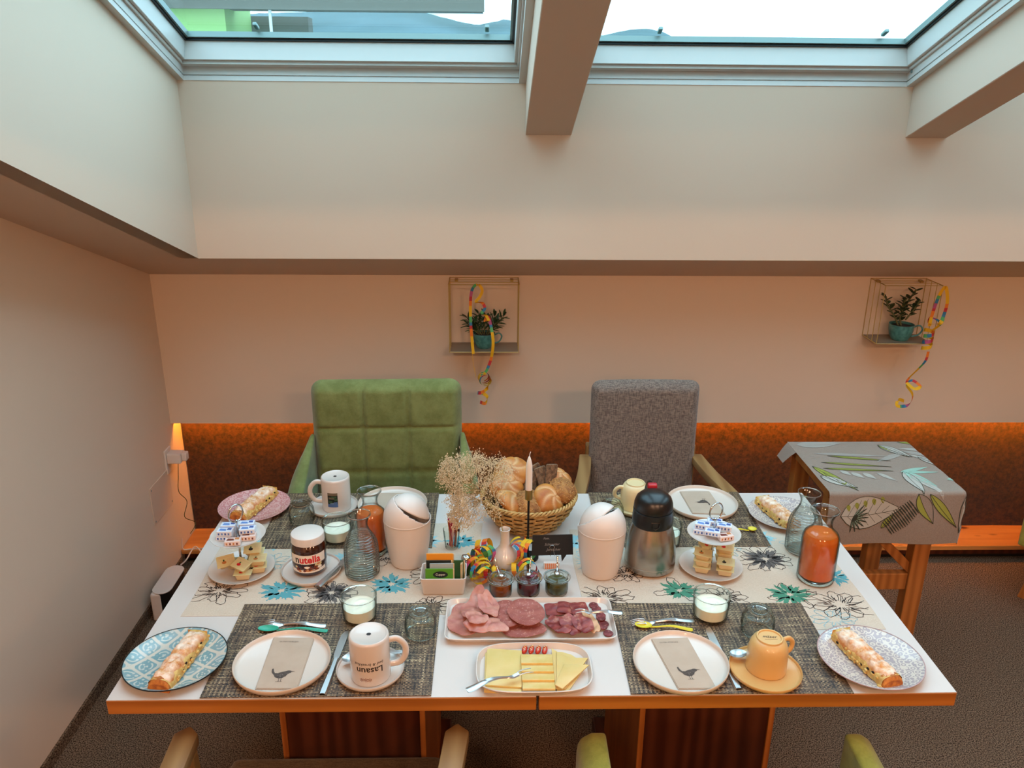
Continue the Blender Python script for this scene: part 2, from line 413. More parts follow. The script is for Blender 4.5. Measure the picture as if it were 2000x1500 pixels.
        if sub:
            md = o.modifiers.new('sub', 'SUBSURF'); md.levels = sub; md.render_levels = sub
        return o
def tag(o, label, cat, group=None, kind=None):
    o['label'] = label; o['category'] = cat
    if group: o['group'] = group
    if kind: o['kind'] = kind
    return o
def thing(name, label, cat, loc=(0, 0, 0), rz=0, group=None, rot=None):
    o = bpy.data.objects.new(name, None); COL.objects.link(o); o.location = loc; o.rotation_euler = rot if rot else (0, 0, rz)
    o.empty_display_size = .02
    return tag(o, label, cat, group)
def struct(o, label=None, cat=None):
    o['kind'] = 'structure'
    if label: o['label'] = label
    if cat: o['category'] = cat
    return o
KIDS = {}
def dup(root, loc, rz=0, label=None, group=None, rot=None):
    def cp(o, par):
        c = o.copy(); COL.objects.link(c); c.parent = par
        for ch in list(o.children): cp(ch, c)
        return c
    r = cp(root, None); r.location = loc; r.rotation_euler = rot if rot else (0, 0, rz)
    if label: r['label'] = label
    if group: r['group'] = group
    return r
def textmesh(body, size, sx=1.0, shear=0.0, cuts=0, bold=0):
    cu = bpy.data.curves.new('t', 'FONT'); cu.body = body; cu.size = size; cu.align_x = 'CENTER'; cu.align_y = 'CENTER'; cu.resolution_u = 3
    cu.shear = shear; cu.offset = bold
    o = bpy.data.objects.new('t', cu); COL.objects.link(o); dg = bpy.context.evaluated_depsgraph_get()
    me = bpy.data.meshes.new_from_object(o.evaluated_get(dg)); bpy.data.objects.remove(o)
    if cuts:
        bm = bmesh.new(); bm.from_mesh(me); bmesh.ops.subdivide_edges(bm, edges=bm.edges, cuts=cuts, use_grid_fill=True); bmesh.ops.triangulate(bm, faces=bm.faces); bm.to_mesh(me); bm.free()
    vs = [(v.co.x * sx, v.co.y, 0) for v in me.vertices]; fs = [tuple(p.vertices) for p in me.polygons]
    bpy.data.meshes.remove(me); return vs, fs
def interp(tab, x):
    for (a, fa), (b, fb) in zip(tab[:-1], tab[1:]):
        if x <= b: t = max(0, (x - a) / (b - a)); return fa + (fb - fa) * t
    return tab[-1][1]
def smoothpts(pts, n=6):
    """Catmull-Rom through points"""
    P = [Vector(p) for p in pts]; out = []
    for i in range(len(P) - 1):
        p0 = P[max(i - 1, 0)]; p1 = P[i]; p2 = P[i + 1]; p3 = P[min(i + 2, len(P) - 1)]
        for k in range(n):
            t = k / n; out.append(.5 * ((2 * p1) + (-p0 + p2) * t + (2 * p0 - 5 * p1 + 4 * p2 - p3) * t * t + (-p0 + 3 * p1 - 3 * p2 + p3) * t ** 3))
    out.append(P[-1]); return [tuple(p) for p in out]
# ------------------------------------------------------------------ room shell
XL, YW, XR, YB = -1.392, 1.779, 4.6, -5.0
A = math.radians(20.9); TA = math.tan(A)
zc = lambda y: 1.225 + TA * (YW - y)          # sloped ceiling
zwp = lambda y: 1.915 + TA * (1.455 - y)      # window plane
zb = lambda y: 1.757 + TA * (1.455 - y)       # underside of the beams
SX0, SX1, SY0, SY1 = -1.085, 2.51, -.45, 1.455   # skylight shaft
struct(MB().box(XL - .1, XR, YB, 2.0, -.1, 0).build('floor', 'carpet'), 'dark brown grey carpet floor under the tables', 'floor')
# left wall
def side_wall(x, d):
    m = MB(); pr = [(YB, 0), (1.9, 0), (1.9, zc(YW)), (YW, zc(YW)), (-1.9, zc(-1.9)), (YB, zc(-1.9))]
    n = len(pr); vs = [(x, y, z) for y, z in pr] + [(x + d, y, z) for y, z in pr]
    return m.add(vs, [tuple(range(n)), tuple(range(n, 2 * n))[::-1]] + [(i, n + i, n + (i + 1) % n, (i + 1) % n) for i in range(n)])
struct(side_wall(XL, -.12).build('wall_left', 'wall', fix=True), 'white painted wall left of the dining tables', 'wall')
struct(side_wall(XR, .12).build('wall_right', 'wall', fix=True), 'white painted wall at the far right of the room', 'wall')
struct(MB().box(XL, XR, YW, YW + .035, .612, zc(YW)).build('wall_back', 'wall'), 'pale knee wall above the bench with the wall shelves', 'wall')
struct(MB().box(XL - .1, XR, 1.9055, 2.0, 0, zc(YW) + .02).build('wall_back_lower', 'wall'))
struct(MB().box(XL, XR, YW + .035, 1.905, .75, 1.2).build('wall_back_core', 'wall'))
struct(MB().box(XL, XR, YB - .1, YB, 0, 2.7).build('wall_rear', 'wall'))
# sloped ceiling with the shaft opening
def slope(m, x0, x1, y0, y1, zf, th=.05, mi=0):
    vs = [(x, y, zf(y) + d) for d in (0, th) for x, y in ((x0, y0), (x1, y0), (x1, y1), (x0, y1))]
    return m.add(vs, [(0, 3, 2, 1), (4, 5, 6, 7), (0, 1, 5, 4), (1, 2, 6, 5), (2, 3, 7, 6), (3, 0, 4, 7)], mi)
m = MB(); slope(m, XL, SX0 - .001, -1.9, YW, zc); slope(m, SX0 - .001, SX1 + .001, SY1 + .001, YW, zc); slope(m, SX1 + .001, XR, -1.9, YW, zc); slope(m, SX0 - .001, SX1 + .001, -1.9, SY0 - .001, zc)
m.box(XL, XR, YB, -1.9, zc(-1.9), zc(-1.9) + .05)
struct(m.build('ceiling', 'wallc'), 'sloping white ceiling strip around the skylight shaft', 'ceiling')
# shaft linings
m = MB().add([(SX0, SY1, zc(SY1)), (SX1, SY1, zc(SY1)), (SX1, SY1, zwp(SY1)), (SX0, SY1, zwp(SY1)),
              (SX0, SY1 + .05, zc(SY1)), (SX1, SY1 + .05, zc(SY1)), (SX1, SY1 + .05, zwp(SY1)), (SX0, SY1 + .05, zwp(SY1))],
             [(0, 1, 2, 3), (7, 6, 5, 4), (0, 4, 5, 1), (3, 2, 6, 7), (0, 3, 7, 4), (1, 5, 6, 2)])
struct(m.build('wall_skylight_shaft', 'wall', fix=True), 'tall pale wall panel below the roof windows', 'wall')
m = MB()
for x, d in ((SX0, -.06), (SX1, .06)):
    vs = [(x + e, y, z) for e in (0, d) for y, z in ((SY1, zc(SY1)), (SY1, zwp(SY1) + .1), (SY0, zwp(SY0) + .1), (SY0, zc(SY0)))]
    m.add(vs, [(0, 1, 2, 3), (7, 6, 5, 4), (0, 4, 5, 1), (1, 5, 6, 2), (2, 6, 7, 3), (3, 7, 4, 0)])
m.box(SX0, SX1, SY0 - .05, SY0, zc(SY0), zwp(SY0) + .06)
struct(m.build('wall_shaft_cheeks', 'wall', fix=True), 'side cheeks of the skylight shaft', 'wall')
for x0, x1 in ((.019, .170), (1.272, 1.41)):
    m = MB(); vs = [(x, y, z) for x in (x0, x1) for y, z in ((SY1, zb(SY1)), (SY1, zwp(SY1) + .1), (SY0, zwp(SY0) + .1), (SY0, zb(SY0)))]
    m.add(vs, [(0, 3, 2, 1), (4, 5, 6, 7), (0, 1, 5, 4), (1, 2, 6, 5), (2, 3, 7, 6), (3, 0, 4, 7)])
    b = struct(m.build('ceiling_beam', 'wallc', fix=True, bevel=.002, bseg=1), 'boxed white roof beam ' + ('between the two roof windows' if x0 < 1 else 'right of the second roof window'), 'beam')
# roof windows, local frame: x, v up the slope (towards the camera), w outward
def vw(x, v, w): return (x, 1.455 - math.cos(A) * v + math.sin(A) * w, 1.915 + math.sin(A) * v + math.cos(A) * w)
VL = 1.99
def vbox(m, x0, x1, v0, v1, w0, w1, mi=0):
    vs = [vw(x, v, w) for w in (w0, w1) for x, v in ((x0, v0), (x1, v0), (x1, v1), (x0, v1))]
    return m.add(vs, [(0, 1, 2, 3), (7, 6, 5, 4), (0, 4, 5, 1), (1, 5, 6, 2), (2, 6, 7, 3), (3, 7, 4, 0)], mi)
def ring(m, x0, x1, v0, v1, w0, w1, t, mi=0):
    vbox(m, x0, x1, v0, v0 + t, w0, w1, mi); vbox(m, x0, x1, v1 - t, v1, w0, w1, mi)
    vbox(m, x0, x0 + t, v0 + t, v1 - t, w0, w1, mi); vbox(m, x1 - t, x1, v0 + t, v1 - t, w0, w1, mi)
def roof_window(i, x0, x1, label):
    t = bpy.data.objects.new('window_%d' % i, None); COL.objects.link(t); struct(t, label, 'roof window')
    m = MB(); ring(m, x0, x1, -.02, VL, 0, .014, .022); ring(m, x0, x1, -.02, VL, .0142, .019, .017); ring(m, x0, x1, -.02, VL, .0192, .055, .021)
    m.build('fixed_frame', 'frame', t, fix=True)
    m = MB(); ring(m, x0 + .006, x1 - .006, .005, VL - .006, .042, .052, .022); ring(m, x0 + .008, x1 - .008, .007, VL - .008, .0522, .116, .030)
    m.build('sash', 'frame', t, fix=True, bevel=.0015, bseg=1)
    m = MB(); ring(m, x0 + .038, x1 - .038, .037, VL - .038, .1105, .117, .006); m.build('seal', 'seal', t, fix=True)
    m = MB(); ring(m, x0 + .042, x1 - .042, .041, VL - .042, .1172, .135, .010); m.build('glazing_spacer', 'spacer', t, fix=True)
    m = MB(); vbox(m, x0 + .03, x1 - .03, .03, VL - .03, .1352, .139); m.build('pane', 'pane', t, fix=True)
    for xx in (x0 + .26, x1 - .13):
        m = MB(); vbox(m, xx, xx + .013, .052, .085, .1395, .150); m.build('pane_clip', 'spacer', t, fix=True, bevel=.002, bseg=1)
    m = MB(); ring(m, x0 - .06, x1 + .06, -.06, VL + .06, .117, .134, .105); m.build('outer_flashing', 'seal', t, fix=True)
roof_window(1, SX0, .019, 'left roof window with a white frame, green house beyond')
roof_window(2, .170, 1.272, 'middle roof window between the two boxed beams')
roof_window(3, 1.41, SX1, 'third roof window right of the second beam')
# screw cap on the shaft frame by the right beam
MB().lathe([(0, 0), (.005, 0), (.005, .002), (0, .002)], 12).build('screw_cap', 'spacer', bpy.data.objects['window_2'], vw(1.2498, .035, .036), rot=(0, -PI / 2, 0))
# baseboards
struct(MB().box(XL, XL + .008, YB, 1.70, 0, .042).build('baseboard_left', 'carpet'), 'low carpet skirting along the left wall', 'baseboard')

# ------------------------------------------------------------------ bench with velvet back, light strip
b = thing('bench', 'long low pine bench with a rust velvet back along the wall', 'bench', (0, 1.70, 0))
MB().box(XL + .002, XR, 0, .195, .052, .073).build('seat_plank', 'pine', b, bevel=.003)
MB().box(XL + .002, XR, .03, .05, .016, .052).build('riser', 'fir', b)
MB().box(XL + .002, XR, .035, .06, 0, .016).build('kick_strip', 'seal', b)
m = MB().sheet(lambda u, v: (XL + .004 + u * (XR - XL - .01), .176 + .006 * mnoise.noise(Vector((u * 30, v * 3, 0))), .0735 + v * .59), 120, 14, (0, .02, 0))
m.build('velvet_backrest', 'velvet', b, smooth=50)
l = MB().box(XL + .01, XR - .02, YW + .037, YW + .045, .622, .632).build('light_strip', 'led'); tag(l, 'amber light strip hidden behind the lower edge of the back wall', 'light strip')
# ------------------------------------------------------------------ tables
def dining_table(x0, x1, px0, px1, label):
    t = thing('dining_table', label, 'table', ((x0 + x1) / 2, .44, 0)); cx = (x0 + x1) / 2; w = (x1 - x0) / 2
    MB().box(-w, w, -.44, .44, .7165, .7490).build('tabletop', 'fir_edge', t, bevel=.0015, bseg=1)
    MB().box(-w + .001, w - .001, -.439, .439, .7490, .7503).build('laminate_surface', 'laminate', t)
    a, b_ = px0 - cx, px1 - cx
    for nm, q, mt in (('front_panel', (a + .014, b_ - .014, -.234, -.216), 'fir'), ('rear_panel', (a + .014, b_ - .014, .21, .228), 'fir')):
        MB().box(q[0], q[1], q[2], q[3], .05, .716).build(nm, mt, t)
    for xx in (a, b_ - .013):
        MB().box(xx, xx + .013, -.24, .234, .05, .716).build('side_panel', 'fir_light', t, bevel=.001, bseg=1)
    MB().box(a - .03, b_ + .03, -.30, .29, 0, .05).build('foot_plate', 'fir', t, bevel=.004)
    return t
dining_table(-.851, -.001, -.578, -.244, 'left dining table with white top, wooden edge and box pedestal')
dining_table(.004, .851, .254, .571, 'right dining table with white top, wooden edge and box pedestal')

# ------------------------------------------------------------------ chairs (local: faces -y, origin on the floor below the front of the back)
def superslab(m, x0, x1, z0, z1, y0, th, quilt=None, tilt=0, r=.05, nu=40, nv=40, bow=.0):
    """upholstered upright slab with rounded corners; front faces -y"""
    cx, cz, hw, hh = (x0 + x1) / 2, (z0 + z1) / 2, (x1 - x0) / 2, (z1 - z0) / 2
    def edge(u, v):
        a, b = 2 * u - 1, 2 * v - 1
        a = math.copysign(abs(a) ** .8, a); b = math.copysign(abs(b) ** .8, b)
        x, z = a * hw, b * hh
        dx, dz = abs(x) - (hw - r), abs(z) - (hh - r)
        if dx > 0 and dz > 0:
            mx_ = max(dx, dz); L = math.hypot(dx, dz); k = mx_ / L if L > 0 else 1
            x = math.copysign(hw - r + dx * k, x); z = math.copysign(hh - r + dz * k, z)
        d = min(hw - abs(x), hh - abs(z)) if not (dx > 0 and dz > 0) else r - math.hypot(abs(x) - (hw - r), abs(z) - (hh - r))
        d = max(0, d); e = 1 - max(0, 1 - d / .035) ** 2
        return x, z, e
    def fr(u, v):
        x, z, e = edge(u, v); q = quilt(x, z) * e if quilt else 0
        y = y0 + th / 2 - (th / 2) * e - q + bow * (x / hw) ** 2 * -1
        return (cx + x, y + tilt * (cz + z - z0), cz + z)
    def bk(u, v):
        x, z, e = edge(u, v); f = fr(u, v); y = y0 + th / 2 + (th / 2) * e + tilt * (cz + z - z0) - bow * (x / hw) ** 2
        return (0, max(y - f[1], .0005), 0)
    return m.sheet(fr, nu, nv, bk)
def tufts(x, z):
    h = .0
    for c in (-.075, .072): h -= .011 * math.exp(-((x - c) / .0075) ** 2)
    for c in (.185, .03, -.125): h -= .007 * math.exp(-((z - c) / .006) ** 2)
    return h + .004 * (math.cos((x + .003) / .0815 * PI) * math.cos((z - .03) / .155 * PI + PI / 2)) ** 2 + .0015 * mnoise.noise(Vector((x * 14, z * 14, 3)))
def tub_chair(name, label, mat, loc, rz, backh=1.0, legm='beechz'):
    t = thing(name, label, 'chair', loc, rz)
    m = MB(); superslab(m, -.250, .250, .30, backh, 0, .09, tufts if backh > .8 else None, .03, .04, 90, 90); m.build('backrest', mat, t, smooth=60)
    m = MB().box(-.25, .25, -.46, -.005, .27, .47); m.build('seat', mat, t, bevel=.03, bseg=4, smooth=50)
    for sg in (-1, 1):
        m = MB()
        def f(u, v, sg=sg):
            y = .05 - .50 * u; x = .244 + .004 * u; top = .80 - .16 * min(1, u * 1.3); z = .27 + (top - .27) * v
            return (sg * (x), y, z)
        def off(u, v, sg=sg): return (sg * (.016 + .044 * math.sin(min(u * 2.5, 1) * PI / 2) * (.35 + .65 * math.sqrt(max(0, 1 - (1 - min(1, (1 - v) * 8)) ** 2)))), 0, 0)
        m.sheet(f, 16, 24, off); m.build('armrest', mat, t, fix=True, bevel=.014, bseg=3, smooth=60)
        for yy in (-.30, .02):
            dx = .03; m = MB(); vs = []
            for z, c, w in ((0, (sg * (.25 + dx), yy - .03 if yy < 0 else yy + .05), .014), (.275, (sg * .22, yy), .026)):
                vs += [(c[0] + a * w, c[1] + b * w, z) for a, b in ((-1, -1), (1, -1), (1, 1), (-1, 1))]
            m.add(vs, [(0, 3, 2, 1), (4, 5, 6, 7), (0, 1, 5, 4), (1, 2, 6, 5), (2, 3, 7, 6), (3, 0, 4, 7)]); m.build('leg', legm, t, bevel=.003)
    return t
tub_chair('upholstered_chair', 'green suede tub chair with tufted high back behind the left table', 'green', (-.440, 1.19, 0), .03, .985)
tub_chair('upholstered_chair', 'olive upholstered chair at the front of the right table, padded arms under its edge', 'olive', (.385, -.43, 0), PI - .02, .86)
tub_chair('upholstered_chair', 'green chair with a slanted wooden leg cut off by the right picture edge', 'olive', (2.466, 1.415, 0), -.9, 1.0, 'side')
def arm_chair(name, label, fab, loc, rz, w=.186, backh=.975):
    t = thing(name, label, 'chair', loc, rz)
    m = MB(); superslab(m, -w, w, .44, backh, 0, .06, None, .02, .03, 40, 50, .012); m.build('backrest', fab, t, smooth=60)
    m = MB().box(-w - .05, w + .05, -.585 if fab == 'brown_fab' else -.50, -.005, .42, .482); m.build('seat', fab, t, bevel=.02, bseg=4, smooth=50)
    for sg in (-1, 1):
        x = sg * (w - .020)
        MB().box(min(x, x + sg * .028), max(x, x + sg * .028), .035, .070, 0, .72).build('rear_post', 'beechz', t, bevel=.004)
        path = smoothpts([(sg * (w + .010), .04, .672), (sg * (w + .030), -.1, .668), (sg * (w + .070), -.28, .660), (sg * (w + .088), -.46, .645)], 5)
        m = MB(); vs = []; fs = []
        for i, p in enumerate(path):
            hw = .021 + .004 * (i / len(path)); hh = .014
            vs += [(p[0] - hw, p[1], p[2] - hh), (p[0] + hw, p[1], p[2] - hh), (p[0] + hw, p[1], p[2] + hh), (p[0] - hw, p[1], p[2] + hh)]
        p = path[-1]; k = len(path); vs += [(p[0], p[1] - .025, p[2] - .014), (p[0], p[1] - .025, p[2] + .012)]
        for i in range(k - 1):
            a = 4 * i; fs += [(a + j, a + (j + 1) % 4, a + 4 + (j + 1) % 4, a + 4 + j) for j in range(4)]
        e = 4 * (k - 1); fs += [(0, 3, 2, 1), (e, e + 1, 4 * k), (e + 1, e + 2, 4 * k + 1, 4 * k), (e + 2, e + 3, 4 * k + 1), (e + 3, e, 4 * k, 4 * k + 1)]
        m.add(vs, fs); m.build('armrest', 'beech', t, fix=True, bevel=.004, bseg=2, smooth=40)
        m = MB(); top = (sg * (w + .086), -.44, .64); bot = (sg * (w + .03), -.38, 0)
        vs = [(c[0] + a * .02, c[1] + b * .014, c[2] - (.014 if c[2] > .1 else 0)) for c in (bot, top) for a, b in ((-1, -1), (1, -1), (1, 1), (-1, 1))]
        m.add(vs, [(0, 3, 2, 1), (4, 5, 6, 7), (0, 1, 5, 4), (1, 2, 6, 5), (2, 3, 7, 6), (3, 0, 4, 7)]); m.build('front_leg', 'beechz', t, bevel=.004)
        m = MB(); m.tube([(sg * (w + .045), -.5, .46), (sg * (w + .03), -.02, .46)], .014, 6); m.build('seat_rail', 'beech', t)
    return t
arm_chair('armchair', 'grey fabric armchair with curved light wood arms behind the right table', 'grey', (.437, 1.27, 0), .0, .186, .965)
arm_chair('armchair', 'wooden armchair at the front of the left table, only arm tips and seat visible', 'brown_fab', (-.435, -.45, 0), PI + .0, .186, .955)

# ------------------------------------------------------------------ side table and its cloth
t = thing('side_table', 'small wooden side table under a leaf patterned cloth beside the right table', 'table', (1.145, 1.075, 0))
MB().box(-.205, .205, -.178, .184, .722, .7490).build('tabletop', 'side', t, bevel=.003)
for x in (-.165, .135):
    for y in (-.135, .150):
        MB().box(x - .027, x + .027, y - .022, y + .022, 0, .722).build('leg', 'side', t, bevel=.003)
MB().box(-.138, .108, -.150, -.122, .375, .435).build('rail', 'side', t, bevel=.003)
MB().box(-.138, .108, .136, .162, .375, .435).build('rail', 'side', t, bevel=.003)
m = MB(); m.add([(x, y, z) for y in (-.145, -.118) for x, z in ((-.06, .60), (-.02, .60), (.108, .475), (.108, .435))], [(0, 1, 2, 3), (7, 6, 5, 4), (0, 4, 5, 1), (1, 5, 6, 2), (2, 6, 7, 3), (3, 7, 4, 0)])
m.build('brace', 'side', t, fix=True, bevel=.002)
# draped cloth: arc-length parametrised surface, s along y (front drop), r along x (right drop)
CX0, CX1, CY0, CY1 = .940, 1.352, .889, 1.262
def clothpt(a, b, lift=0):
    """a: metres from the left edge to the right; b: metres from the back edge to the front hem"""
    top = .7515 + lift; x = CX0 + a; y = CY1 - b; z = top; R = .012
    d = b - (CY1 - CY0)
    if d > 0:
        y = CY0 - min(d, R) * .8 - lift - .01 * math.sin(min(1, d / .18) * PI / 2) - .005 * math.sin(a * 22 + 1) * min(1, d / .1); z = top - max(0, d - R * .4)
    e = a - (CX1 - CX0)
    if e > 0:
        x = CX1 + min(e, R) * .8 + lift + .012 * min(1, e / .05) + (.006 * math.sin(b * 60) if d <= 0 else .003 * math.sin(b * 90)) * min(1, e / .04)
        z -= max(0, e - R * .4)
        if d > 0: x -= .0; y += .6 * min(e, .09) * 1.0; z = max(z, top - .185)
    if a < 0: z -= .0
    if a < .02 and b < .055: x -= (.055 - b) * 0 ; 
    z += .0008 * mnoise.noise(Vector((a * 12, b * 12, 1)))
    return (x, y, z)
m = MB().sheet(lambda u, v: clothpt(-.004 + u * (CX1 - CX0 + .09), -.0 + v * (CY1 - CY0 + .178)), 70, 80)
cl = m.build('tablecloth', 'sidecloth', smooth=60); tag(cl, 'taupe cloth with tropical leaf print draped over the small side table', 'tablecloth')
m = MB(); m.sheet(lambda u, v: (CX0 - .004 - .035 * u, CY1 - .005 - .085 * v * (1 - .3 * u) - .01 * u, .7510 - .045 * u ** 1.2), 8, 6); m.build('hanging_corner', 'sidecloth', cl, smooth=60)
def leafprint(m, a, b, ang, L, W, fillm, outm, half=False, veins=0):
    ca, sa = math.cos(ang), math.sin(ang); n = 12
    def P(u, w): return (a + ca * u * L - sa * w * W, b + sa * u * L + ca * w * W)
    def sh(u): return math.sin(PI * u ** .8) * (1 - .25 * u)
    e1 = [P(i / n, sh(i / n) / 2) for i in range(n + 1)]; e2 = [P(i / n, -sh(i / n) / 2) for i in range(n + 1)]; mid = [P(i / n, .08 * math.sin(PI * i / n)) for i in range(n + 1)]
    def q(p, l=.0007): return clothpt(min(max(p[0], .0), CX1 - CX0 + .08), min(max(p[1], .004), .55), l)
    if fillm is not None:
        for i in range(n):
            m.add([q(e1[i]), q(e1[i + 1]), q(mid[i + 1]), q(mid[i])], [(0, 1, 2, 3)], fillm)
            if not half: m.add([q(e2[i]), q(e2[i + 1]), q(mid[i + 1]), q(mid[i])], [(0, 1, 2, 3)], fillm)
    def line(pts, w):
        for p0, p1 in zip(pts[:-1], pts[1:]):
            d = Vector((p1[0] - p0[0], p1[1] - p0[1])); d = d.normalized() if d.length > 0 else Vector((1, 0)); nn = Vector((-d.y, d.x)) * w / 2
            m.add([q((p0[0] - nn.x, p0[1] - nn.y), .0012), q((p1[0] - nn.x, p1[1] - nn.y), .0012), q((p1[0] + nn.x, p1[1] + nn.y), .0012), q((p0[0] + nn.x, p0[1] + nn.y), .0012)], [(0, 1, 2, 3)], outm)
    line(e1, .0022); line(e2, .0016); line(mid, .0014)
    for k in range(veins):
        u = (k + 1) / (veins + 1); line([P(u * .8, .04), P(min(1, u * .8 + .12), sh(u) * .42)], .001); line([P(u * .8, .04), P(min(1, u * .8 + .12), -sh(u) * .42)], .001)
m = MB()
MT['lp_white'] = plain('leaf_white_print', '#aaa89f', .9); MT['lp_green'] = plain('leaf_olive_print', '#8a8f3c', .9); MT['lp_mint'] = plain('leaf_mint_print', '#93b7a8', .9); MT['lp_dark'] = plain('leaf_dark_line', '#2f3327', .9); MT['lp_grey'] = plain('leaf_grey_print', '#9c978f', .9)
# slots 0 white 1 olive 2 mint 3 dark 4 grey
for a, b, an, L, W, fm, om, hf, vn in (
    (.30, .03, .95, .125, .05, 0, 3, 0, 0), (.30, .03, 1.02, .12, .03, 1, 3, 1, 0), (.09, .12, .20, .20, .018, 1, 3, 0, 0), (.05, .17, .16, .22, .016, 1, 3, 0, 0), (.04, .215, .10, .22, .018, 1, 3, 0, 0),
    (.05, .10, .10, .24, .02, 4, 4, 0, 0), (.02, .03, -.1, .16, .06, 4, 4, 0, 3), (.01, .20, 1.15, .19, .035, 1, 3, 0, 2), (.01, .27, .8, .12, .05, 0, 3, 0, 0),
    (.38, .005, .12, .10, .03, 1, 3, 0, 0), (.29, .24, 1.6, .15, .045, 0, 3, 0, 0), (.29, .24, 1.1, .12, .04, 2, 2, 0, 0), (.28, .245, .0, .12, .018, 2, 2, 0, 0), (.28, .245, -.35, .11, .02, 2, 2, 0, 0), (.30, .26, 1.25, .15, .035, 0, 4, 0, 0),
    (.12, .245, 1.1, .05, .025, 0, 4, 0, 0), (.155, .25, 1.1, .05, .025, 0, 4, 0, 0), (.09, .23, 1.1, .045, .022, 0, 4, 0, 0), (.20, .25, 1.0, .07, .02, 0, 4, 0, 0),
    (.36, .08, .5, .14, .03, 4, 4, 0, 0), (.37, .11, .7, .13, .025, 0, 4, 0, 0), (.39, .13, 1.0, .11, .03, 0, 3, 0, 0), (.36, .06, .2, .13, .022, 0, 4, 0, 0),
    (.40, .30, -.15, .10, .025, 2, 2, 0, 0), (.27, .385, 1.05, .11, .05, 1, 3, 1, 0), (.305, .385, .85, .15, .03, 1, 3, 0, 0), (.44, .37, 1.75, .15, .045, 0, 3, 0, 0), (.465, .36, 1.65, .16, .03, 4, 3, 0, 0), (.17, .50, -1.0, .06, .02, 1, 3, 0, 0),
    (.35, .10, 2.6, .13, .025, 4, 4, 0, 3), (.01, .38, 0.02, .0, .01, 0, 4, 0, 0)):
    if L > 0: leafprint(m, a, b, an, L, W, fm, om, hf, vn)
# big round leaf on the front drop
leafprint(m, .035, .455, -.12, .19, .12, 0, 3, 0, 6)
for k in range(5): leafprint(m, .055 + k * .026, .418 - .006 * k, 1.3, .022, .012, 1, 1)
for k in range(9): leafprint(m, .075, .46, -.9 + k * .32, .05, .006, 2, 3)
for k in range(14):
    u = k / 13; leafprint(m, .19 + .07 * u, .50 - .075 * u, -2.3, .035 * (1 - .5 * abs(u - .5)), .003, None, 3); leafprint(m, .19 + .07 * u, .50 - .075 * u, .9, .035 * (1 - .5 * abs(u - .5)), .003, None, 3)
m.build('leaf_print', ['lp_white', 'lp_green', 'lp_mint', 'lp_dark', 'lp_grey'], cl)

# ------------------------------------------------------------------ wall shelves with plants and streamers
def wire_shelf(x0, x1, z0, z1, label):
    d = .128; t = thing('wire_shelf', label, 'shelf', ((x0 + x1) / 2, YW, z0)); w = (x1 - x0) / 2; h = z1 - z0
    for k in range(4):
        y = -.003 - k * (d - .003) / 3
        MB().tube([(-w, y, 0), (w, y, 0), (w, y, h), (-w, y, h)], .0018, 6, closed=True).build('wire_frame', 'gold_wire', t, smooth=50)
    m = MB()
    for x in (-w, w):
        for z in (0, h): m.tube([(x, -.002, z), (x, -d, z)], .0018, 6)
    m.build('corner_wire', 'gold_wire', t)
    MB().box(-w + .003, w - .003, -d + .002, -.003, -.0010, .0022).build('tray', 'tin', t)
    for x in (-w + .025, w - .025):
        MB().box(x - .006, x + .006, -.022, -.0005, h - .012, h - .004).build('hanging_tab', 'brass', t)
    return t
wire_shelf(-.250, .012, .955, 1.217, 'square brass wire shelf with succulent above the two chairs')
wire_shelf(1.386, 1.604, .990, 1.218, 'brass wire shelf with leafy jade plant at the right')
def plant_pot(name, label, loc, rz, R, H, coaster, ):
    t = thing(name, label, 'plant pot', loc, rz)
    m = MB().lathe([(0, .002), (R * .55, .002), (R * .6, 0), (R * .66, .003), (R * .85, H * .3), (R * .97, H * .65), (R, H), (R * .94, H), (R * .9, H * .65), (R * .75, H * .25), (0, H * .2)], 32)
    m.build('cup', 'tealcup', t, smooth=50)
    m = MB().tube(smoothpts([(R * .93, 0, H * .85), (R * 1.35, 0, H * .98), (R * 1.6, 0, H * .75), (R * 1.35, 0, H * .4), (R * .82, 0, H * .25)], 5), R * .07, 8); m.build('handle', 'tealcup', t, smooth=60)
    MB().lathe([(0, H * .80), (R * .91, H * .80), (R * .8, H * .88), (0, H * .9)], 20).build('soil', 'soil', t, smooth=50)
    return t
def leafmesh(m, base, d, L, W, th, mi=0, curl=.2):
    d = Vector(d).normalized(); s = d.cross(Vector((0, 0, 1)));
    s = s.normalized() if s.length > .1 else Vector((1, 0, 0)); n = s.cross(d).normalized(); B = Vector(base)
    rows = []
    for u, w in ((0, .15), (.25, .8), (.6, 1), (.88, .6), (1, .05)):
        c = B + d * L * u + n * curl * L * u * (1 - u); rows.append([tuple(c - s * W * w / 2), tuple(c - n * th * w), tuple(c + s * W * w / 2), tuple(c + n * th * w)])
    vs = [p for r in rows for p in r]; fs = [(4 * i + j, 4 * i + (j + 1) % 4, 4 * i + 4 + (j + 1) % 4, 4 * i + 4 + j) for i in range(4) for j in range(4)] + [(3, 2, 1, 0), (16, 17, 18, 19)]
    m.add(vs, fs, mi)
t = plant_pot('potted_succulent', 'teal cup with spiky dark green succulent on the left wire shelf', (-.120, 1.71, .9575), 0, .043, .058, 1)
MB().lathe([(0, -.0), (.042, -.0), (.042, .0)], 4)
rr = random.Random(3); st = MB(); lf = MB()
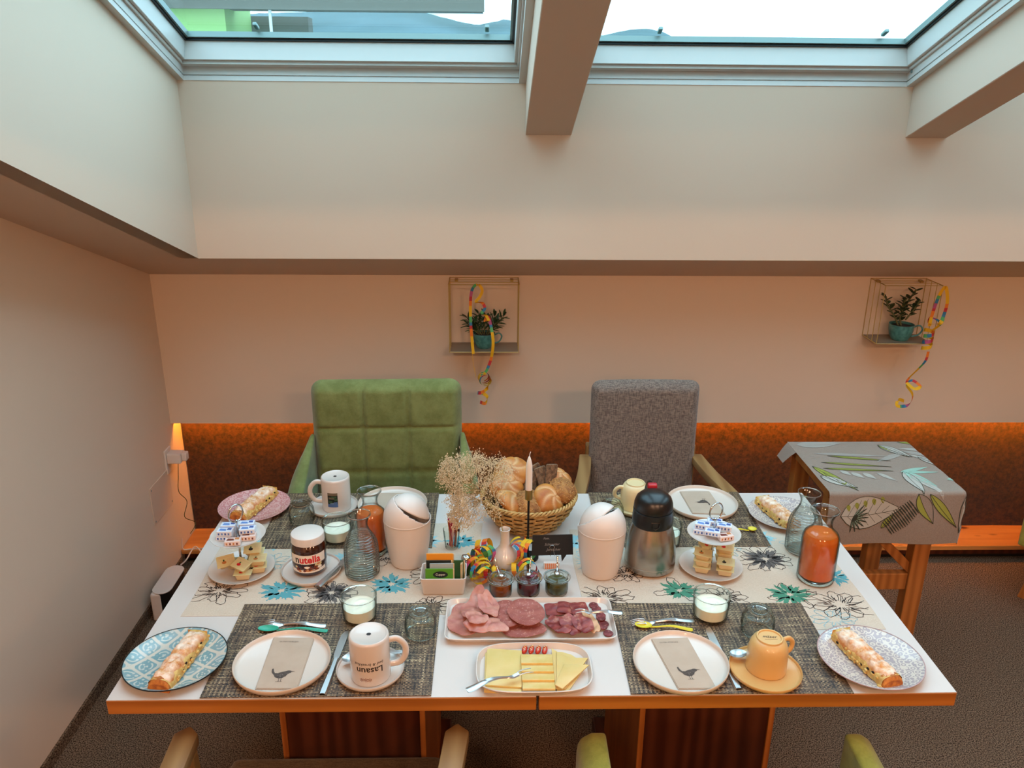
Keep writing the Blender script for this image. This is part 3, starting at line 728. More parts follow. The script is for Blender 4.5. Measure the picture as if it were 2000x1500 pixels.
for ax, ay, L in ((-.75, .1, .10), (-.45, -.2, .085), (-.2, .1, .10), (.05, -.1, .09), (.45, .1, .095), (.8, 0, .115), (.65, -.3, .09), (-.9, -.2, .075)):
    b0 = Vector((ax * .018, ay * .02, .05)); d = Vector((ax, ay, .95)).normalized(); st.tube([tuple(b0), tuple(b0 + d * L * .8)], .0022, 5)
    for k in range(13):
        p = b0 + d * L * (.22 + .65 * k / 12); an = k * 2.4; e = d.orthogonal().normalized(); f = d.cross(e)
        leafmesh(lf, p, d * .75 + e * math.cos(an) + f * math.sin(an), .032 + rr.random() * .012, .0095, .0020)
st.build('stem', 'stemw', t); o = lf.build('foliage', 'leafd', t); o['kind'] = 'stuff'
t = plant_pot('potted_jade_plant', 'teal cup with oval leaved jade plant on the right wire shelf', (1.500, 1.705, .9925), -.35, .047, .063, 1)
st = MB(); lf = MB()
for pts, n in (([(0, 0, .05), (-.01, 0, .09), (.005, .01, .14), (.03, 0, .20)], 22), ([(-.01, 0, .05), (-.03, 0, .09), (-.06, 0, .13), (-.072, 0, .165)], 14), ([(.01, 0, .08), (.03, -.01, .12), (.05, 0, .16)], 14), ([(0, 0, .10), (-.01, -.01, .13), (0, -.01, .165)], 12)):
    P = smoothpts(pts, 6); st.tube(P, .0035, 6)
    for k in range(n):
        p = Vector(P[int((.25 + .75 * k / (n - 1)) * (len(P) - 1))]); an = k * 2.2 + rr.random()
        leafmesh(lf, p, (math.cos(an), math.sin(an) * .8, .3 + .4 * rr.random()), .024 + rr.random() * .010, .018, .0025)
st.build('stem', 'stemw', t); o = lf.build('foliage', 'leafd2', t); o['kind'] = 'stuff'
SM = ['sy', 'so', 'sr', 'sb', 'sg', 'sp']; SEQ = [0, 0, 0, 0, 1, 2, 3, 4, 0, 0, 0, 1, 2, 5, 3, 4, 0, 0]
def streamer(m, pts, w=.011, nv=None, seglen=.017, ph=0, flat=None):
    """paper ribbon through pts; nv = direction of its width"""
    P = [Vector(p) for p in pts]; dist = 0; prev = None
    for i in range(len(P) - 1):
        t = (P[i + 1] - P[i]); L = t.length; t.normalize()
        d = (Vector(nv(i / (len(P) - 1))) if nv else Vector((0, 0, 1))); s = (d - t * d.dot(t)); s = s.normalized() if s.length > .05 else t.orthogonal().normalized()
        if prev is not None and s.dot(prev) < 0: s = -s
        if prev is None: pa, pb = P[i] - s * w / 2, P[i] + s * w / 2
        q0, q1 = P[i + 1] - s * w / 2, P[i + 1] + s * w / 2
        m.add([tuple(pa), tuple(pb), tuple(q1), tuple(q0)], [(0, 1, 2, 3)], SEQ[int((dist / seglen + ph)) % len(SEQ)]); pa, pb = q0, q1; prev = s; dist += L
def curl(c, r, n, pitch, axis=(0, 0, -1), ph=0, steps=22, tilt=0, xr=1):
    """helix points hanging along axis"""
    a = Vector(axis).normalized(); e = a.orthogonal().normalized(); f = a.cross(e); C0 = Vector(c)
    return [tuple(C0 + a * pitch * k / steps + e * r * xr * math.cos(ph + 2 * PI * k / steps) + f * r * math.sin(ph + 2 * PI * k / steps)) for k in range(int(n * steps) + 1)]
def S1(px, py, y=1.64): return (-.25 + (px - 878) * .00192, y, .956 + (688 - py) * .00197)
m = MB()
P = smoothpts([S1(925, 690), S1(921, 640), S1(920, 600), S1(922, 570), S1(929, 556), S1(938, 556), S1(943, 566), S1(938, 578), S1(931, 586, 1.63), S1(943, 590, 1.645), S1(948, 600), S1(942, 608, 1.63), S1(950, 614), S1(955, 622, 1.63), S1(948, 625), S1(955, 618, 1.65), S1(962, 645, 1.63), S1(964, 670, 1.628), S1(960, 700), S1(952, 722), S1(945, 733)], 7)
streamer(m, P, .011, lambda u: (1, .15, .2 * math.sin(u * 20)))
streamer(m, curl(S1(944, 740, 1.665), .021, 3.4, .013, (.25, -1, -.15), 1.0, 26), .015, lambda u: (.35, -1, .2), ph=4)
P = smoothpts([S1(958, 735), S1(955, 752), S1(951, 762), S1(940, 766, 1.62), S1(933, 770), S1(944, 773, 1.65), S1(953, 780), S1(948, 788, 1.62), S1(938, 789)], 7); streamer(m, P, .013, lambda u: (.15, .3, 1), ph=0)
m.tube(smoothpts([S1(923, 692), S1(925, 710), S1(930, 738)], 4), .0008, 5, 0)
tag(m.build('paper_streamer', SM), 'colourful paper streamer looped over the left wire shelf, curling down the wall', 'streamer')
def S2(px, py, y=1.63): return (1.3835 + (px - 1715) * .00205, y, .985 + (659 - py) * .0021)
m = MB()
P = smoothpts([S2(1805, 620), S2(1806, 600), S2(1811, 570), S2(1817, 553), S2(1823, 550), S2(1830, 575), S2(1828, 600), S2(1818, 612, 1.61), S2(1805, 615), S2(1812, 607, 1.65), S2(1822, 613, 1.62), S2(1812, 628)], 7)
streamer(m, P, .015, lambda u: (1, .2, 0), ph=9)
streamer(m, curl(S2(1806, 626), .018, 3.2, .024, (.03, 0, -1), .5, 22), .014, lambda u: (.1, 0, 1), ph=1)
P = smoothpts([S2(1812, 668), S2(1810, 685), S2(1800, 700), S2(1785, 718), S2(1781, 728)], 6); streamer(m, P, .013, lambda u: (.8, .2, .5), ph=4)
P = smoothpts([S2(1781, 728), S2(1790, 735, 1.60), S2(1803, 732, 1.61), S2(1792, 724), S2(1784, 733, 1.64), S2(1796, 750), S2(1797, 765), S2(1788, 774), S2(1765, 770, 1.61), S2(1772, 762), S2(1788, 768, 1.65)], 7); streamer(m, P, .013, lambda u: (.6, .6, .5), ph=0)
tag(m.build('paper_streamer', SM), 'colourful paper streamer hanging in curls from the right wire shelf', 'streamer')

# ------------------------------------------------------------------ left wall: outlet, adapter, panel, cable, heater box
t = thing('wall_outlet', 'white wall socket plate on the left wall near the bench', 'socket', (XL, 1.685, .50))
MB().box(.0, .008, -.016, .045, -.065, .035).build('cover_plate', 'plastic', t, bevel=.002)
t = thing('power_adapter', 'white plug-in power adapter sticking out of the left wall socket', 'adapter', (XL + .0085, 1.70, .50))
MB().box(0, .055, -.028, .022, -.02, .022).build('body', 'plastic', t, bevel=.004)
MB().box(.055, .075, -.018, .012, -.012, .022).build('plug', 'plastic', t, bevel=.004)
m = MB().tube(smoothpts([(XL + .045, 1.69, .478), (XL + .04, 1.685, .42), (XL + .04, 1.67, .36), (XL + .055, 1.70, .30), (XL + .045, 1.68, .24), (XL + .07, 1.72, .19), (XL + .05, 1.70, .15)], 6), .0016, 6); tag(m.build('thin_cable', 'stemw', smooth=60), 'thin dark cable hanging from the power adapter', 'cable')
m = MB().tube(smoothpts([(XL + .03, 1.66, .15), (XL + .03, 1.655, .105), (XL + .06, 1.67, .095), (XL + .12, 1.69, .085), (XL + .155, 1.66, .078), (XL + .12, 1.63, .10), (XL + .08, 1.655, .115), (XL + .07, 1.58, .10), (XL + .08, 1.50, .1265)], 6), .0028, 6); tag(m.build('white_cable', 'plastic', smooth=60), 'looped white cable lying between bench corner and white box', 'cable')
t = thing('access_panel', 'square white metal access panel with screws on the left wall', 'panel', (XL, 1.595, .378))
MB().box(0, .004, -.098, .098, -.078, .078).build('cover', 'wallc', t, bevel=.003)
for y in (-.085, .085):
    for z in (-.066, .066): MB().lathe([(.004, 0), (.004, .001), (0, .0015)], 10).build('screw', 'spacer', t, (.004, y, z), rot=(0, PI / 2, 0))
t = thing('network_box', 'upright white box with rounded ends and a black side by the left wall', 'box', (XL + .065, 1.405, 0))
def stadium(hx, hy, n=8): return [(hx * math.cos(a), (hy - hx) + hx * math.sin(a)) for a in [PI * k / n for k in range(n + 1)]] + [(-hx * math.cos(a), -(hy - hx) - hx * math.sin(a)) for a in [PI * k / n for k in range(n + 1)]]
MB().prism(stadium(.036, .098), .118, .123).build('top', 'plastic', t, bevel=.0015, bseg=1); MB().prism(stadium(.034, .095), .0, .118).build('body', 'black', t); m = MB().prism(stadium(.0352, .0965), 0, .118)
MB().box(-.0358, .005, -.0975, -.07, 0, .118).build('corner_trim', 'plastic', t, bevel=.008, bseg=3)

# ------------------------------------------------------------------ outside: hills and the neighbouring house
def ridge(x):
    return interp([(-420, 30), (-250, 37), (-147, 42), (-100, 44), (-63, 45.5), (-37, 44), (-17, 39.5), (-8, 38), (7, 41.0), (30, 38), (52, 30), (62, 33.2), (78, 36.6), (88, 37.2), (98, 35.2), (106, 31.5), (125, 26), (250, 22), (420, 20)], x)
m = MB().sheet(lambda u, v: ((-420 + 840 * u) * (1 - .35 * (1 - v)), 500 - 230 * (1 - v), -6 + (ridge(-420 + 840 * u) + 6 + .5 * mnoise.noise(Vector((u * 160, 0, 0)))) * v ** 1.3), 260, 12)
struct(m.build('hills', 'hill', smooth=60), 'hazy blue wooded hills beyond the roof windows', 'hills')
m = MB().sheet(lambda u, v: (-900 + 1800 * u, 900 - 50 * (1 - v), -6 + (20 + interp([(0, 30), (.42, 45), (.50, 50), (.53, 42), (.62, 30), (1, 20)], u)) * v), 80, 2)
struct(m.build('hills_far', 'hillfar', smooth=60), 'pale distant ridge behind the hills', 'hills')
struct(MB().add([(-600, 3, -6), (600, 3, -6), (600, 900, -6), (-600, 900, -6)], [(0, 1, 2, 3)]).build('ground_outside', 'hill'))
t = thing('neighbour_house', 'light green rendered house with a grey roof overhang seen through the left roof window', 'house', (-5, 11, -6))
MB().box(-3, 1.56, -1.0, .2, 0, 9.3).build('wall', 'housegreen', t)
MB().box(-3, 4.8, -1.15, -.55, 8.87, 9.15).build('roof_overhang', 'eave', t); MB().box(-3.02, 4.82, -1.2, -1.15, 8.84, 9.2).build('gutter', 'eave', t)
MB().box(1.56, 2.35, .2, .5, 7, 8.87).build('dark_post', 'eave', t); MB().lathe([(.02, 0), (.02, 1.6)], 10).build('white_post', 'frame', t, (2.15, -1.1, 7.25)); MB().box(1.56, 4.0, -.6, -.55, 8.35, 8.40).build('railing', 'eave', t)
# ------------------------------------------------------------------ unseen lamps added behind the camera to give warm light
def unseen_lamp(x, y, e, label):
    z = zc(max(y, -1.9)); t = thing('unseen_lamp', label, 'lamp', (x, y, z), group='unseen round ceiling lamps added behind the viewer')
    MB().lathe([(0, 0), (.17, 0), (.17, -.03), (.155, -.03), (.155, -.012), (0, -.012)], 32).build('housing', 'frame', t, smooth=40)
    MB().lathe([(0, -.028), (.15, -.028), (.15, -.022), (0, -.022)], 32).build('diffuser', 'lampglow', t)
    ld = bpy.data.lights.new('added_warm_light', 'AREA'); ld.shape = 'DISK'; ld.size = .3; ld.energy = e; ld.color = (1, .56, .33)
    lo = bpy.data.objects.new('added_warm_light', ld); COL.objects.link(lo); lo.parent = t; lo.location = (0, 0, -.035)
for x, y in ((-.6, -2.3), (.9, -2.3), (2.6, -2.3), (-.6, -3.9), (1.4, -3.9)): unseen_lamp(x, y, 46, 'unseen round ceiling lamp added behind the viewer for warm light')
# ================================================================== table top things
ZT, ZR, ZM = .7505, .7516, .7536      # on laminate, on runner, on mat
# ---- runners with printed flowers
def runner(x0, x1, y0, y1, label, flowers):
    o = MB().sheet(lambda u, v: (x0 + u * (x1 - x0) + (.003 * math.sin(v * 7) if u in (0, 1) else 0), y0 + v * (y1 - y0), ZT + .0001), 24, 14, (0, 0, .0007)).build('table_runner', 'linen', fix=True)
    tag(o, label, 'table runner')
    m = MB(); z = ZT + .00105; r = random.Random(int(abs(x0) * 1000)); clip = lambda x, y: x0 + .003 < x < x1 - .003 and y0 + .003 < y < y1 - .003
    cl = lambda p: (min(max(p[0], x0 + .002), x1 - .002), min(max(p[1], y0 + .002), y1 - .002))
    for i, (cx, cy, R, st) in enumerate(flowers):
        if st in (0, 1, 2, 5):      # filled petals
            for lay, (rad, n) in enumerate(((R, 15), (R * .72, 11), (R * .42, 7))):
                for k in range(n):
                    a = 2 * PI * k / n + r.uniform(-.15, .15) + lay * .3; L = rad * r.uniform(.8, 1.15); r0 = rad * (.30 if lay == 0 else .25) ; W = R * r.uniform(.15, .24)
                    P = lambda u, w: cl((cx + math.cos(a) * u - math.sin(a) * w, cy + (math.sin(a) * u + math.cos(a) * w) * .85))
                    pts = [P(r0, 0), P(r0 + (L - r0) * .3, -W * .6), P(r0 + (L - r0) * .62, -W * .55), P(r0 + (L - r0) * .75, -W * .15), P(L * .95, -W * .3), P(L, 0), P(L * .85, W * .1), P(L * .88, W * .45), P(r0 + (L - r0) * .4, W * .6)]
                    m.poly([(x, y, z + .00005 * (lay + k % 2)) for x, y in pts], {0: 0, 1: 1, 2: 3, 5: 4}[st])
        if st in (3, 2, 4, 1):      # sketched outlines
            mi = 2 if st != 4 else 4
            for k in range(11):
                a = 2 * PI * k / 11 + r.uniform(-.1, .1); L = R * r.uniform(1.0, 1.45); W = R * .34
                pts = [];
                for q in range(13):
                    u = q / 12; s = math.sin(PI * u); l = L * (1 - abs(2 * u - 1) ** 2 * .75); w = W * math.cos(PI * u) * (.55 + .45 * s)
                    l += r.uniform(-.07, .07) * R; w += r.uniform(-.06, .06) * R
                    pts.append((cx + math.cos(a) * l - math.sin(a) * w, cy + (math.sin(a) * l + math.cos(a) * w) * .8))
                if st == 1 and k % 3: continue
                m.stroke(pts, .0015, mi, z + .0002, clip=clip)
                if st in (3, 2) :
                    for q in range(4):
                        aa = a + r.uniform(-.25, .25); l0 = R * r.uniform(.15, .5); l1 = l0 + R * r.uniform(.12, .35); bb = r.uniform(-.2, .2)
                        m.stroke([(cx + math.cos(aa) * l0, cy + math.sin(aa) * l0 * .8), (cx + math.cos(aa + bb * .5) * (l0 + l1) / 2, cy + math.sin(aa + bb * .5) * .8 * (l0 + l1) / 2), (cx + math.cos(aa + bb) * l1, cy + math.sin(aa + bb) * l1 * .8)], .0022 if q % 2 else .0012, mi, z + .0002, clip=clip)
    m.build('flower_print', ['teal', 'greenp', 'ink', 'inkgrey', 'bluep'], o)
runner(-.802, -.118, .275, .700, 'cream runner with teal, blue and black sketched flowers on the left table',
       [(-.745, .375, .052, 3), (-.597, .375, .058, 0), (-.475, .365, .052, 2), (-.335, .40, .055, 0), (-.365, .53, .048, 3), (-.24, .445, .050, 3), (-.68, .60, .05, 5), (-.56, .63, .045, 3), (-.172, .60, .045, 0), (-.27, .60, .05, 5), (-.155, .475, .04, 4), (-.66, .50, .045, 4), (-.47, .52, .045, 5), (-.23, .31, .04, 3)])
runner(.122, .800, .208, .662, 'cream runner with green, blue and black sketched flowers on the right table',
       [(.18, .335, .055, 3), (.365, .365, .05, 1), (.47, .335, .045, 3), (.620, .505, .06, 2), (.628, .345, .055, 1), (.735, .30, .065, 3), (.765, .42, .045, 0), (.63, .61, .055, 5), (.143, .60, .05, 5), (.30, .56, .05, 4), (.70, .245, .04, 4), (.50, .55, .05, 4), (.25, .44, .04, 3), (.74, .575, .045, 4), (.155, .50, .045, 4)])
# ---- woven mats
def mat_(x0, x1, y0, y1, label, rz=0):
    cx, cy = (x0 + x1) / 2, (y0 + y1) / 2
    o = MB().box(x0 - cx, x1 - cx, y0 - cy, y1 - cy, 0, .0015).build('placemat', 'weave', loc=(cx, cy, ZR + .0001), rz=rz); return tag(o, label, 'placemat')
mat_(-.668, -.211, .003, .318, 'brown woven placemat at the front of the left table'); mat_(.190, .640, .000, .310, 'brown woven placemat at the front of the right table', -.01)
mat_(-.708, -.248, .567, .882, 'brown woven placemat at the back of the left table'); mat_(.201, .655, .566, .882, 'brown woven placemat at the back of the right table', 0)

# ---- plates
def plate(name, label, loc, R=.1, H=.016, mat='platew', style='rim', rimmat=None, rz=0):
    t = thing(name, label, 'plate', loc, rz)
    if style == 'rim':
        pr = [(0, .001), (R * .86, .001), (R * .9, 0), (R * .965, .004), (R * .99, H * .6), (R, H - .0015), (R * .99, H), (R * .972, H - .001), (R * .955, H * .55), (R * .92, .0058), (R * .88, .0045), (0, .0042)]
        m = MB().lathe(pr, 72, mats=[0] * 4 + [1] * 4 + [0] * 3); m.build('plate_body', [mat, rimmat or 'rimw'], t, smooth=50)
    else:
        pr = [(0, .002), (R * .55, .002), (R * .58, 0), (R * .62, .002), (R * .85, H * .5), (R, H - .001), (R * 1.0, H), (R * .985, H), (R * .85, H * .62), (R * .6, .0052), (0, .0045)]
        MB().lathe(pr, 72).build('plate_body', mat, t, smooth=50)
        if rimmat: MB().lathe([(R * .992, H - .0022), (R * 1.006, H - .0008), (R * 1.004, H + .0006), (R * .984, H + .0005)], 72).build('rim_line', rimmat, t, smooth=60)
    return t
plate('dinner_plate', 'off-white flat plate with paper napkin, front left placemat', (-.527, .097, ZM)); plate('dinner_plate', 'off-white flat plate with bird napkin, front right placemat', (.306, .086, ZM))
plate('dinner_plate', 'off-white plate partly hidden behind the left white bin', (-.377, .795, ZM)); plate('dinner_plate', 'off-white plate on the back right placemat behind the ring handle', (.524, .794, ZM), .102)
plate('patterned_plate', 'blue tile-patterned plate with black rim at the front left table corner', (-.751, .108, ZT), .1035, .017, 'blueplate', 'coupe', 'rimblack')
plate('patterned_plate', 'grey swirl-patterned plate with mauve rim at the front right table corner', (.712, .095, ZT), .1065, .017, 'greyplate', 'coupe', 'rimpink')
plate('patterned_plate', 'pink dotted plate with strudel at the back left table corner', (-.770, .783, ZT + .001), .100, .017, 'pinkplate', 'coupe')
plate('patterned_plate', 'pale grey swirl-patterned plate at the back right table corner', (.742, .724, ZR), .100, .017, 'greyplate', 'coupe')
for nm, lb, lc, R, mt in (('saucer', 'white saucer under the printed mug, front left placemat', (-.341, .077, ZM), .070, 'white'), ('saucer', 'cream saucer under the cream cup, front right placemat', (.478, .063, ZM), .074, 'peach'),
                          ('saucer', 'white saucer under the upturned mug on the back left mat', (-.545, .789, ZM), .069, 'white'), ('saucer', 'cream saucer under the upturned cup behind the steel jug', (.325, .785, ZM), .068, 'cream'),
                          ('saucer', 'white saucer under the hazelnut spread jar', (-.541, .458, ZR), .074, 'white')):
    o = plate(nm, lb, lc, R, .0125, mt, 'rim', mt); o['category'] = 'saucer'
# ---- napkins with a bird
def bird(m, cx, cy, s, z, fl=1, rot=0):
    def T(x, y):
        x *= fl; c, sn = math.cos(rot), math.sin(rot); return (cx + s * (x * c - y * sn), cy + s * (x * sn + y * c), z)
    body = [(-.75, .35), (-.5, .05), (-.35, -.25), (0, -.42), (.35, -.38), (.62, -.1), (.72, .15), (.88, .28), (1.0, .36), (.98, .46), (1.35, .52), (1.0, .58), (.85, .66), (.65, .66), (.45, .55), (.1, .45), (-.2, .3), (-.45, .3), (-.6, .55), (-.72, .95), (-.85, .9), (-.82, .6)]
    m.poly([T(x, y) for x, y in body], 0)
    for x in (.05, .25):
        q = [T(x, -.38), T(x + .05, -.38), T(x + .08, -.85), T(x + .02, -.85)]; m.poly(q, 0)
    m.poly([T(-.15, -.88), T(.45, -.86), T(.45, -.82), T(-.15, -.84)], 0)
    r = random.Random(5)
    for k in range(26):
        a, b = r.uniform(-.3, .55), r.uniform(-.25, .35); p = [T(a, b), T(a + .18, b - .05), T(a + .17, b - .01)]; m.poly([(x, y, z + .0002) for x, y, _ in p], 1 + k % 2)
MT['birdg'] = plain('bird_grey', '#4b423d', .9); MT['birdl'] = plain('bird_light', '#8c8078', .9); MT['birdd'] = plain('bird_dark', '#231d1b', .9)
def napkin(label, quad, z, bx, by, bs, rot=0, fl=1, text=None):
    (x0, y0), (x1, y1), (x2, y2), (x3, y3) = quad
    P = lambda u, v: (x0 * (1 - u) * v + x1 * u * v + x3 * u * (1 - v) + x2 * (1 - u) * (1 - v), y0 * (1 - u) * v + y1 * u * v + y3 * u * (1 - v) + y2 * (1 - u) * (1 - v))
    m = MB().sheet(lambda u, v: (*P(u, v), z + .0003 * math.sin(v * 9)), 4, 8, (0, 0, .0016)); o = m.build('napkin', 'napkin', fix=True); tag(o, label, 'napkin')
    m = MB().sheet(lambda u, v: (*P(.02 + u * .96, .01 + v * .98), z + .0020 + .0003 * math.sin(v * 9)), 4, 8, (0, 0, .0008)); m.build('folded_layer', 'napkin', o, fix=True)
    m = MB(); c = P(bx, by); bird(m, c[0], c[1], bs, z + .0033, fl, rot); m.build('bird_print', ['birdg', 'birdd', 'birdl'], o)
    if text:
        vs, fs = textmesh(text, .0052); c = P(.42, .90) if rot == 0 else P(.5, .2); an = math.atan2(y1 - y0, x1 - x0) + rot
        m = MB().add([(c[0] + x * math.cos(an) - y * math.sin(an), c[1] + x * math.sin(an) + y * math.cos(an), z + .0033) for x, y, _ in vs], fs); m.build('lettering', 'birdg', o)
    return o
napkin('folded beige napkin with grey wren print on the front left plate', ((-.567, .183), (-.477, .180), (-.562, .018), (-.478, .016)), ZM + .0048, .46, .24, .0225, text='GUTEN MORGEN')
napkin('folded beige napkin with grey wren print on the front right plate', ((.258, .168), (.340, .171), (.284, .006), (.362, .006)), ZM + .0048, .46, .28, .0215, text='GUTEN MORGEN')
napkin('folded beige napkin with upside-down bird on the back right plate', ((.475, .872), (.565, .872), (.482, .735), (.576, .728)), ZM + .0048, .60, .52, .020, rot=PI * .9)
napkin('beige napkin on the plate behind the left white bin', ((-.430, .868), (-.335, .868), (-.428, .735), (-.335, .735)), ZM + .0048, .62, .42, .018, rot=PI)
# ---- mugs and cups, upside down
def wrap_text(m, body, size, R, z, ang0=0, flip=False, sx=1, shear=0, mi=0, lift=.0004, bold=0):
    vs, fs = textmesh(body, size, sx, shear, 1, bold); out = []
    for x, y, _ in vs:
        if flip: x, y = -x, -y
        a = ang0 + x / (R(z + y) if callable(R) else R); rr_ = (R(z + y) if callable(R) else R) + lift; out.append((rr_ * math.sin(a), -rr_ * math.cos(a), z + y))
    m.add(out, fs, mi)
def handle(m, r, z0, z1, d, w, ang=0, n=6):
    """loop handle in the xz plane at +x"""
    zm = (z0 + z1) / 2; h = (z1 - z0) / 2
    m.tube(smoothpts([(r - .003, 0, z1), (r + d * .45, 0, z1 + h * .10), (r + d * .9, 0, z1 - h * .45), (r + d * .95, 0, zm - h * .2), (r + d * .6, 0, z0 + h * .15), (r - .002, 0, z0)], n), w, 10, sy=1.35)
def mug(label, loc, hrot, printed):
    t = thing('mug', label, 'mug', loc)
    R = lambda z: .0405
    pr = [(0, .0975), (.033, .0975), (.0345, .0985), (.037, .0995), (.0395, .098), (.0405, .093), (.0405, .004), (.040, .0005), (.038, 0), (.0372, .002), (.0372, .090), (0, .093)]
    MB().lathe(pr[::-1], 56).build('mug_body', 'white', t, smooth=50)
    m = MB(); handle(m, .0395, .022, .080, .034, .0052); m.build('handle', 'white', t, rz=hrot, smooth=60)
    m = MB().lathe([(0, 0), (.0052, 0)], 6); m.build('maker_mark', 'ink', t, (0, 0, .0977))
    if printed == 'text':
        m = MB(); wrap_text(m, 'Lasaun', .0205, .0405, .040, 0, True, bold=.00025); wrap_text(m, 'bed & breakfast', .0096, .0405, .0540, -.02, True, shear=.25); wrap_text(m, '***', .020, .0405, .0215, -.22, True, mi=1)
        m.build('lettering', ['ink', 'brownink'], t, rz=.12)
    else:
        m = MB()
        def patch(a0, a1, z0, z1, mi, l=.0004): m.sheet(lambda u, v: ((.0405 + l) * math.sin(a0 + (a1 - a0) * u), -(.0405 + l) * math.cos(a0 + (a1 - a0) * u), z0 + (z1 - z0) * v), 10, 1, mi=mi)
        patch(-.38, .33, .020, .064, 0); patch(-.38, .33, .056, .064, 3, .0005); patch(-.38, .33, .020, .030, 2, .0006)
        for k, (a, b, c, d, mi) in enumerate(((-.3, .1, .045, .051, 3), (-.1, .25, .048, .054, 1), (-.3, -.05, .033, .040, 1), (.05, .3, .030, .036, 2), (-.2, .2, .030, .034, 4), (.1, .3, .040, .046, 1))): patch(a, b, c, d, mi, .0007)
        m.build('photo_print', ['ph_dark', 'ph_green', 'ph_blue', 'ph_brown', 'ph_blue2'], t, rz=-.05)
    return t
for n_, c in (('ph_dark', '#16211f'), ('ph_green', '#3c5a40'), ('ph_blue', '#4a6798'), ('ph_brown', '#6f6250'), ('ph_blue2', '#6f86a4')): MT[n_] = plain('photo_' + n_[3:], c, .3)
mug('white printed mug turned upside down on its saucer, front left', (-.338, .062, ZM + .0050), .10, 'text')
mug('white mug with dark lake photo turned upside down, back left', (-.535, .785, ZM + .0050), PI + .1, 'photo')
def cup(label, loc, hrot, mt, script):
    t = thing('cup', label, 'cup', loc)
    pr = [(0, .0735), (.0225, .0735), (.0235, .0762), (.0262, .0762), (.0272, .0725), (.0325, .069), (.0375, .060), (.0405, .045), (.0418, .002), (.0412, 0), (.0395, .001), (.038, .045), (.034, .060), (0, .066)]
    MB().lathe(pr[::-1], 56).build('cup_body', mt, t, smooth=40)
    m = MB(); handle(m, .036, .026, .060, .024, .0042); m.build('handle', mt, t, rz=hrot, smooth=60)
    if script:
        m = MB(); vs, fs = textmesh('m\u00e4ser', .012, shear=.3); m.add([(x, y + .003, 0) for x, y, _ in vs], fs); m.stroke([(-.011, -.007), (.002, -.0055), (.015, -.0045)], .0006, 0, 0); m.build('base_stamp', 'ink', t, (0, 0, .0740), rz=-.1)
    return t
cup('cream glazed cup upside down on cream saucer, front right', (.482, .072, ZM + .0050), .30, 'peach', True); cup('yellow-cream cup upside down behind the steel vacuum jug', (.323, .785, ZM + .0050), PI + .05, 'cream', False)
# ---- glasses
def yoghurt_glass(label, loc, R=.041, H=.060, fill=.034):
    t = thing('yoghurt_glass', label, 'glass', loc)
    rb = R * .90; pr = [(0, .0), (rb * .9, 0), (rb, .002), (R, H), (R - .0012, H + .0006), (R - .0024, H), (rb - .0022, .007), (0, .0065)]
    MB().lathe(pr, 56).build('glass_wall', 'glass', t, smooth=50)
    MB().lathe([(R - .0028, H - .0008), (R + .0003, H - .0008), (R + .0003, H + .0010), (R - .0028, H + .0010)], 56).build('rim', 'tglass', t, smooth=60)
    r1 = rb - .0028; r2 = rb + (R - rb) * fill / H - .0031
    def yf(u, v):
        a = 2 * PI * u; r = r2 * (1 - v); h = fill + .0035 * math.exp(-((r - r2 * .35) / (r2 * .3)) ** 2) + .0015 * math.sin(3 * a + r * 260) * (r / r2) * (1 - r / r2) * 3
        return (r * math.cos(a), r * math.sin(a), h)
    m = MB().lathe([(0, .0075), (r1, .0075), (r2, fill)], 48).sheet(yf, 48, 10, close_u=True); m.build('yoghurt', 'yog', t, fix=True, smooth=60)
    return t
yoghurt_glass('glass of yoghurt above the front left mug', (-.391, .262, ZM)); yoghurt_glass('glass of yoghurt above the front right knife', (.412, .258, ZM), .0425)
yoghurt_glass('glass of yoghurt beside the hazelnut spread jar', (-.503, .612, ZM), .040); yoghurt_glass('glass of yoghurt half hidden behind the steel jug', (.376, .585, ZM), .040)
def tumbler(label, loc, s=1):
    t = thing('tumbler', label, 'glass', loc)
    pr = [(.0325, 0), (.0345, .008), (.0355, .022), (.034, .038), (.029, .049), (.0255, .0525), (.0245, .0555), (.0215, .0555), (.019, .0525), (0, .0515), (0, .043), (.018, .044), (.026, .043), (.0315, .036), (.0335, .022), (.0325, .008), (.0308, 0)]
    MB().lathe([(r * s, z * s) for r, z in pr] + [(.0325 * s, 0)], 48).build('glass_body', 'glass', t, smooth=55)
    MB().lathe([(.0165 * s, .0530 * s), (.0258 * s, .0530 * s), (.0258 * s, .0558 * s), (.0165 * s, .0556 * s)], 48).build('foot_ring', 'tglass', t, smooth=40)
    MB().lathe([(.0302 * s, .0), (.0328 * s, .0), (.0332 * s, .002), (.0306 * s, .002)], 48).build('rim', 'tglass', t, smooth=40)
    return t
tumbler('upturned clear tumbler between the front left mug and the meat platter', (-.248, .205, ZM)); tumbler('upturned clear tumbler right of the front right yoghurt glass', (.503, .200, ZM), 1.04)
tumbler('upturned clear tumbler between the pink plate and the photo mug', (-.620, .715, ZM)); tumbler('upturned clear tumbler behind the right white bin', (.246, .715, ZM))
